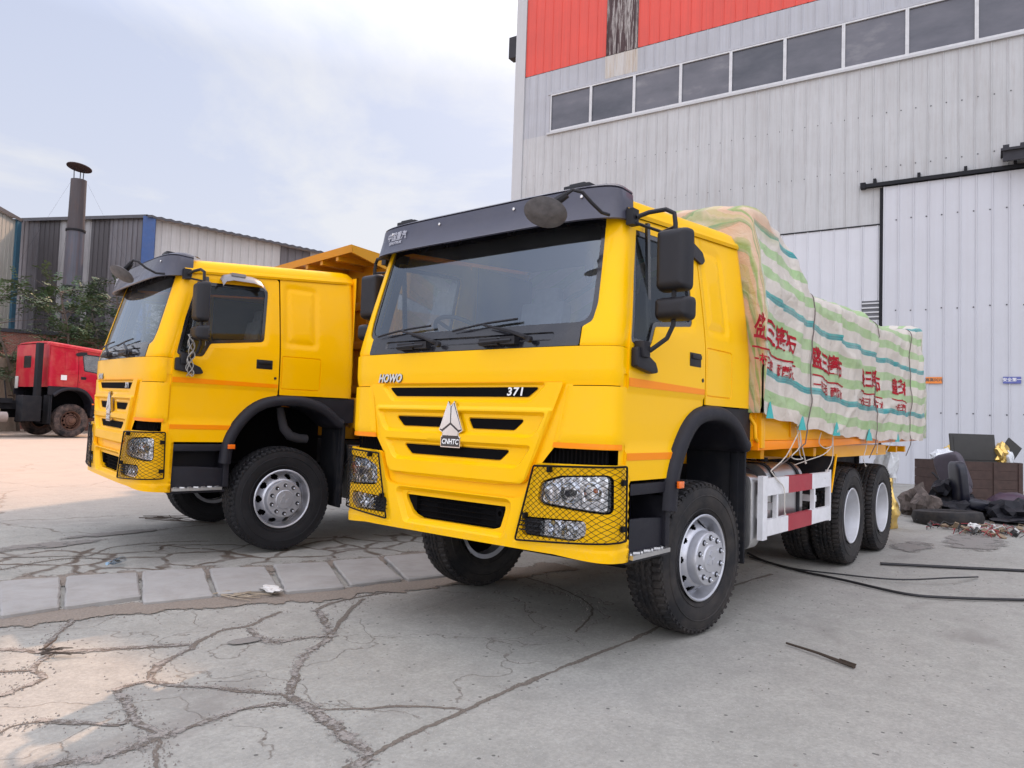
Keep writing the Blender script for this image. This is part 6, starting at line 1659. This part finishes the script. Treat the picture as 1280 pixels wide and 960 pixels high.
mb = MB(); mb.lathe([(-.04, .45), (.04, .45), (.05, .3)], 20, 'z', (-3.8, 0, 1.25)); mb.build('fifth_wheel', M['chassis'], tC, bevel=.01)
mb = MB(); mb.bbox((-.757, .86, 1.55), (-.80, 1.05, 1.95)); o = mb.build('wrapped_lamp', basic('pale_wrap', (.5, .48, .45), .5), tC, bevel=.03)
mb = MB(); mb.box((-.33, -1.222, 1.92), (.18, .004, .16)); mb.build('paper_notice', M['white_letter'], tC)

tarp = make_tarp(); tag(tarp, 'green, turquoise and beige striped tarpaulin with red Chinese lettering draped over the near truck bed', 'tarpaulin')
red_tarp_text(tarp); tabs_and_strings(tarp); make_ropes()

build_ground(); build_hall(); build_sheds()
tree('sapling', 'broad low sapling left of the steel chimney', (-4.9, -29.0, .42), 5.4, 1.6, 3, 1000)
tree('sapling', 'bushy sapling just right of the chimney foot', (-6.7, -28.6, .42), 6.2, 1.5, 5, 950)
tree('sapling', 'tallest sparse sapling beside the windscreen of the left truck', (-7.9, -28.0, .42), 6.8, 1.2, 8, 800)
build_junk(); build_small()
bpy.context.view_layer.update(); vine_of_tape()

# ---------------------------------------------------------------- camera
F_ = 920.87; yaw, pit, rol = 3.8317, .0499, -.0335
f = Vector((cos(pit)*cos(yaw), cos(pit)*sin(yaw), sin(pit))); rt = Vector((sin(yaw), -cos(yaw), 0)); dn = f.cross(rt)
r2 = rt*cos(rol)+dn*sin(rol); d2 = rt*-sin(rol)+dn*cos(rol)
cam = bpy.data.cameras.new('camera'); co = bpy.data.objects.new('camera', cam); COL.objects.link(co); sc.camera = co
cam.sensor_width = 36; cam.lens = F_/1280*36; cam.clip_start = .05; cam.clip_end = 2000
m = Matrix((r2, -d2, -f)).transposed().to_4x4(); m.translation = (5.011, 3.4636, 1.4722); co.matrix_world = m

# ---------------------------------------------------------------- light
SUN_AZ = (-.92, -.39); EL = R(42)
sl = bpy.data.lights.new('sun', 'SUN'); sl.energy = 2.9; sl.angle = R(.5); sl.color = (1, .64, .42)
so = bpy.data.objects.new('sun', sl); COL.objects.link(so)
sd = Vector((SUN_AZ[0]*cos(EL), SUN_AZ[1]*cos(EL), sin(EL))).normalized(); so.rotation_euler = sd.to_track_quat('Z', 'Y').to_euler(); so.location = sd*60
w = bpy.data.worlds.new('World'); sc.world = w; w.use_nodes = True; nt = w.node_tree; bg = nt.nodes['Background']
sky = N(nt, 'ShaderNodeTexSky'); sky.sky_type = 'NISHITA'; sky.sun_disc = False; sky.sun_elevation = EL
sky.sun_rotation = atan2(SUN_AZ[0], SUN_AZ[1]); sky.air_density = 1.0; sky.dust_density = 2.0; sky.ozone_density = 1.5
g = coords(nt, 'Generated'); sp = N(nt, 'ShaderNodeSeparateXYZ'); nt.links.new(g, sp.inputs[0])
cl = noise_n(nt, coords(nt, 'Generated', (1, 1, 2.6)), 2.1, 9, .60, .7)
cf = ramp(nt, cl, [(.44, 0.0), (.64, 1.0)]).outputs[0]
haze = ramp(nt, sp.outputs[2], [(0.0, .97), (.25, .90), (.6, .75)]).outputs[0]
k = math_n(nt, 'MAXIMUM', haze, math_n(nt, 'MULTIPLY', cf, .8))
veil = mixc(nt, math_n(nt, 'MAXIMUM', cf, ramp(nt, sp.outputs[2], [(.0, .8), (.3, .25), (.5, 0.0)]).outputs[0]), (4.3, 4.65, 5.85), (5.6, 5.65, 5.95))
c = mixc(nt, k, sky.outputs[0], veil)
# added sky gain overhead and behind the camera, unseen, to fill the shade
up = ramp(nt, sp.outputs[2], [(.42, 0.0), (.85, 1.0)]).outputs[0]
vd = N(nt, 'ShaderNodeVectorMath'); vd.operation = 'DOT_PRODUCT'; nt.links.new(g, vd.inputs[0]); vd.inputs[1].default_value = (.86, .50, .12)
bk = ramp(nt, vd.outputs['Value'], [(.05, 0.0), (.75, 1.0)]).outputs[0]
gain = math_n(nt, 'ADD', math_n(nt, 'ADD', math_n(nt, 'MULTIPLY', up, 1.9), math_n(nt, 'MULTIPLY', bk, 1.5)), 1.0)
vm = N(nt, 'ShaderNodeVectorMath'); vm.operation = 'SCALE'; nt.links.new(c, vm.inputs[0]); nt.links.new(gain, vm.inputs['Scale']); c = mixc(nt, ramp(nt, math_n(nt, 'MULTIPLY', gain, .25), [(.25, 0.0), (.8, 1.0)]).outputs[0], vm.outputs[0], (1.0, .93, .85), 'MULTIPLY')
nt.links.new(c, bg.inputs[0]); bg.inputs[1].default_value = .11
sc.view_settings.view_transform = 'Standard'; sc.view_settings.look = 'None'; sc.view_settings.gamma = 1; sc.view_settings.use_curve_mapping = False
sc.view_settings.exposure = .42
sc.cycles.max_bounces = 6; sc.cycles.transparent_max_bounces = 10; sc.cycles.use_adaptive_sampling = True; sc.cycles.adaptive_threshold = .02
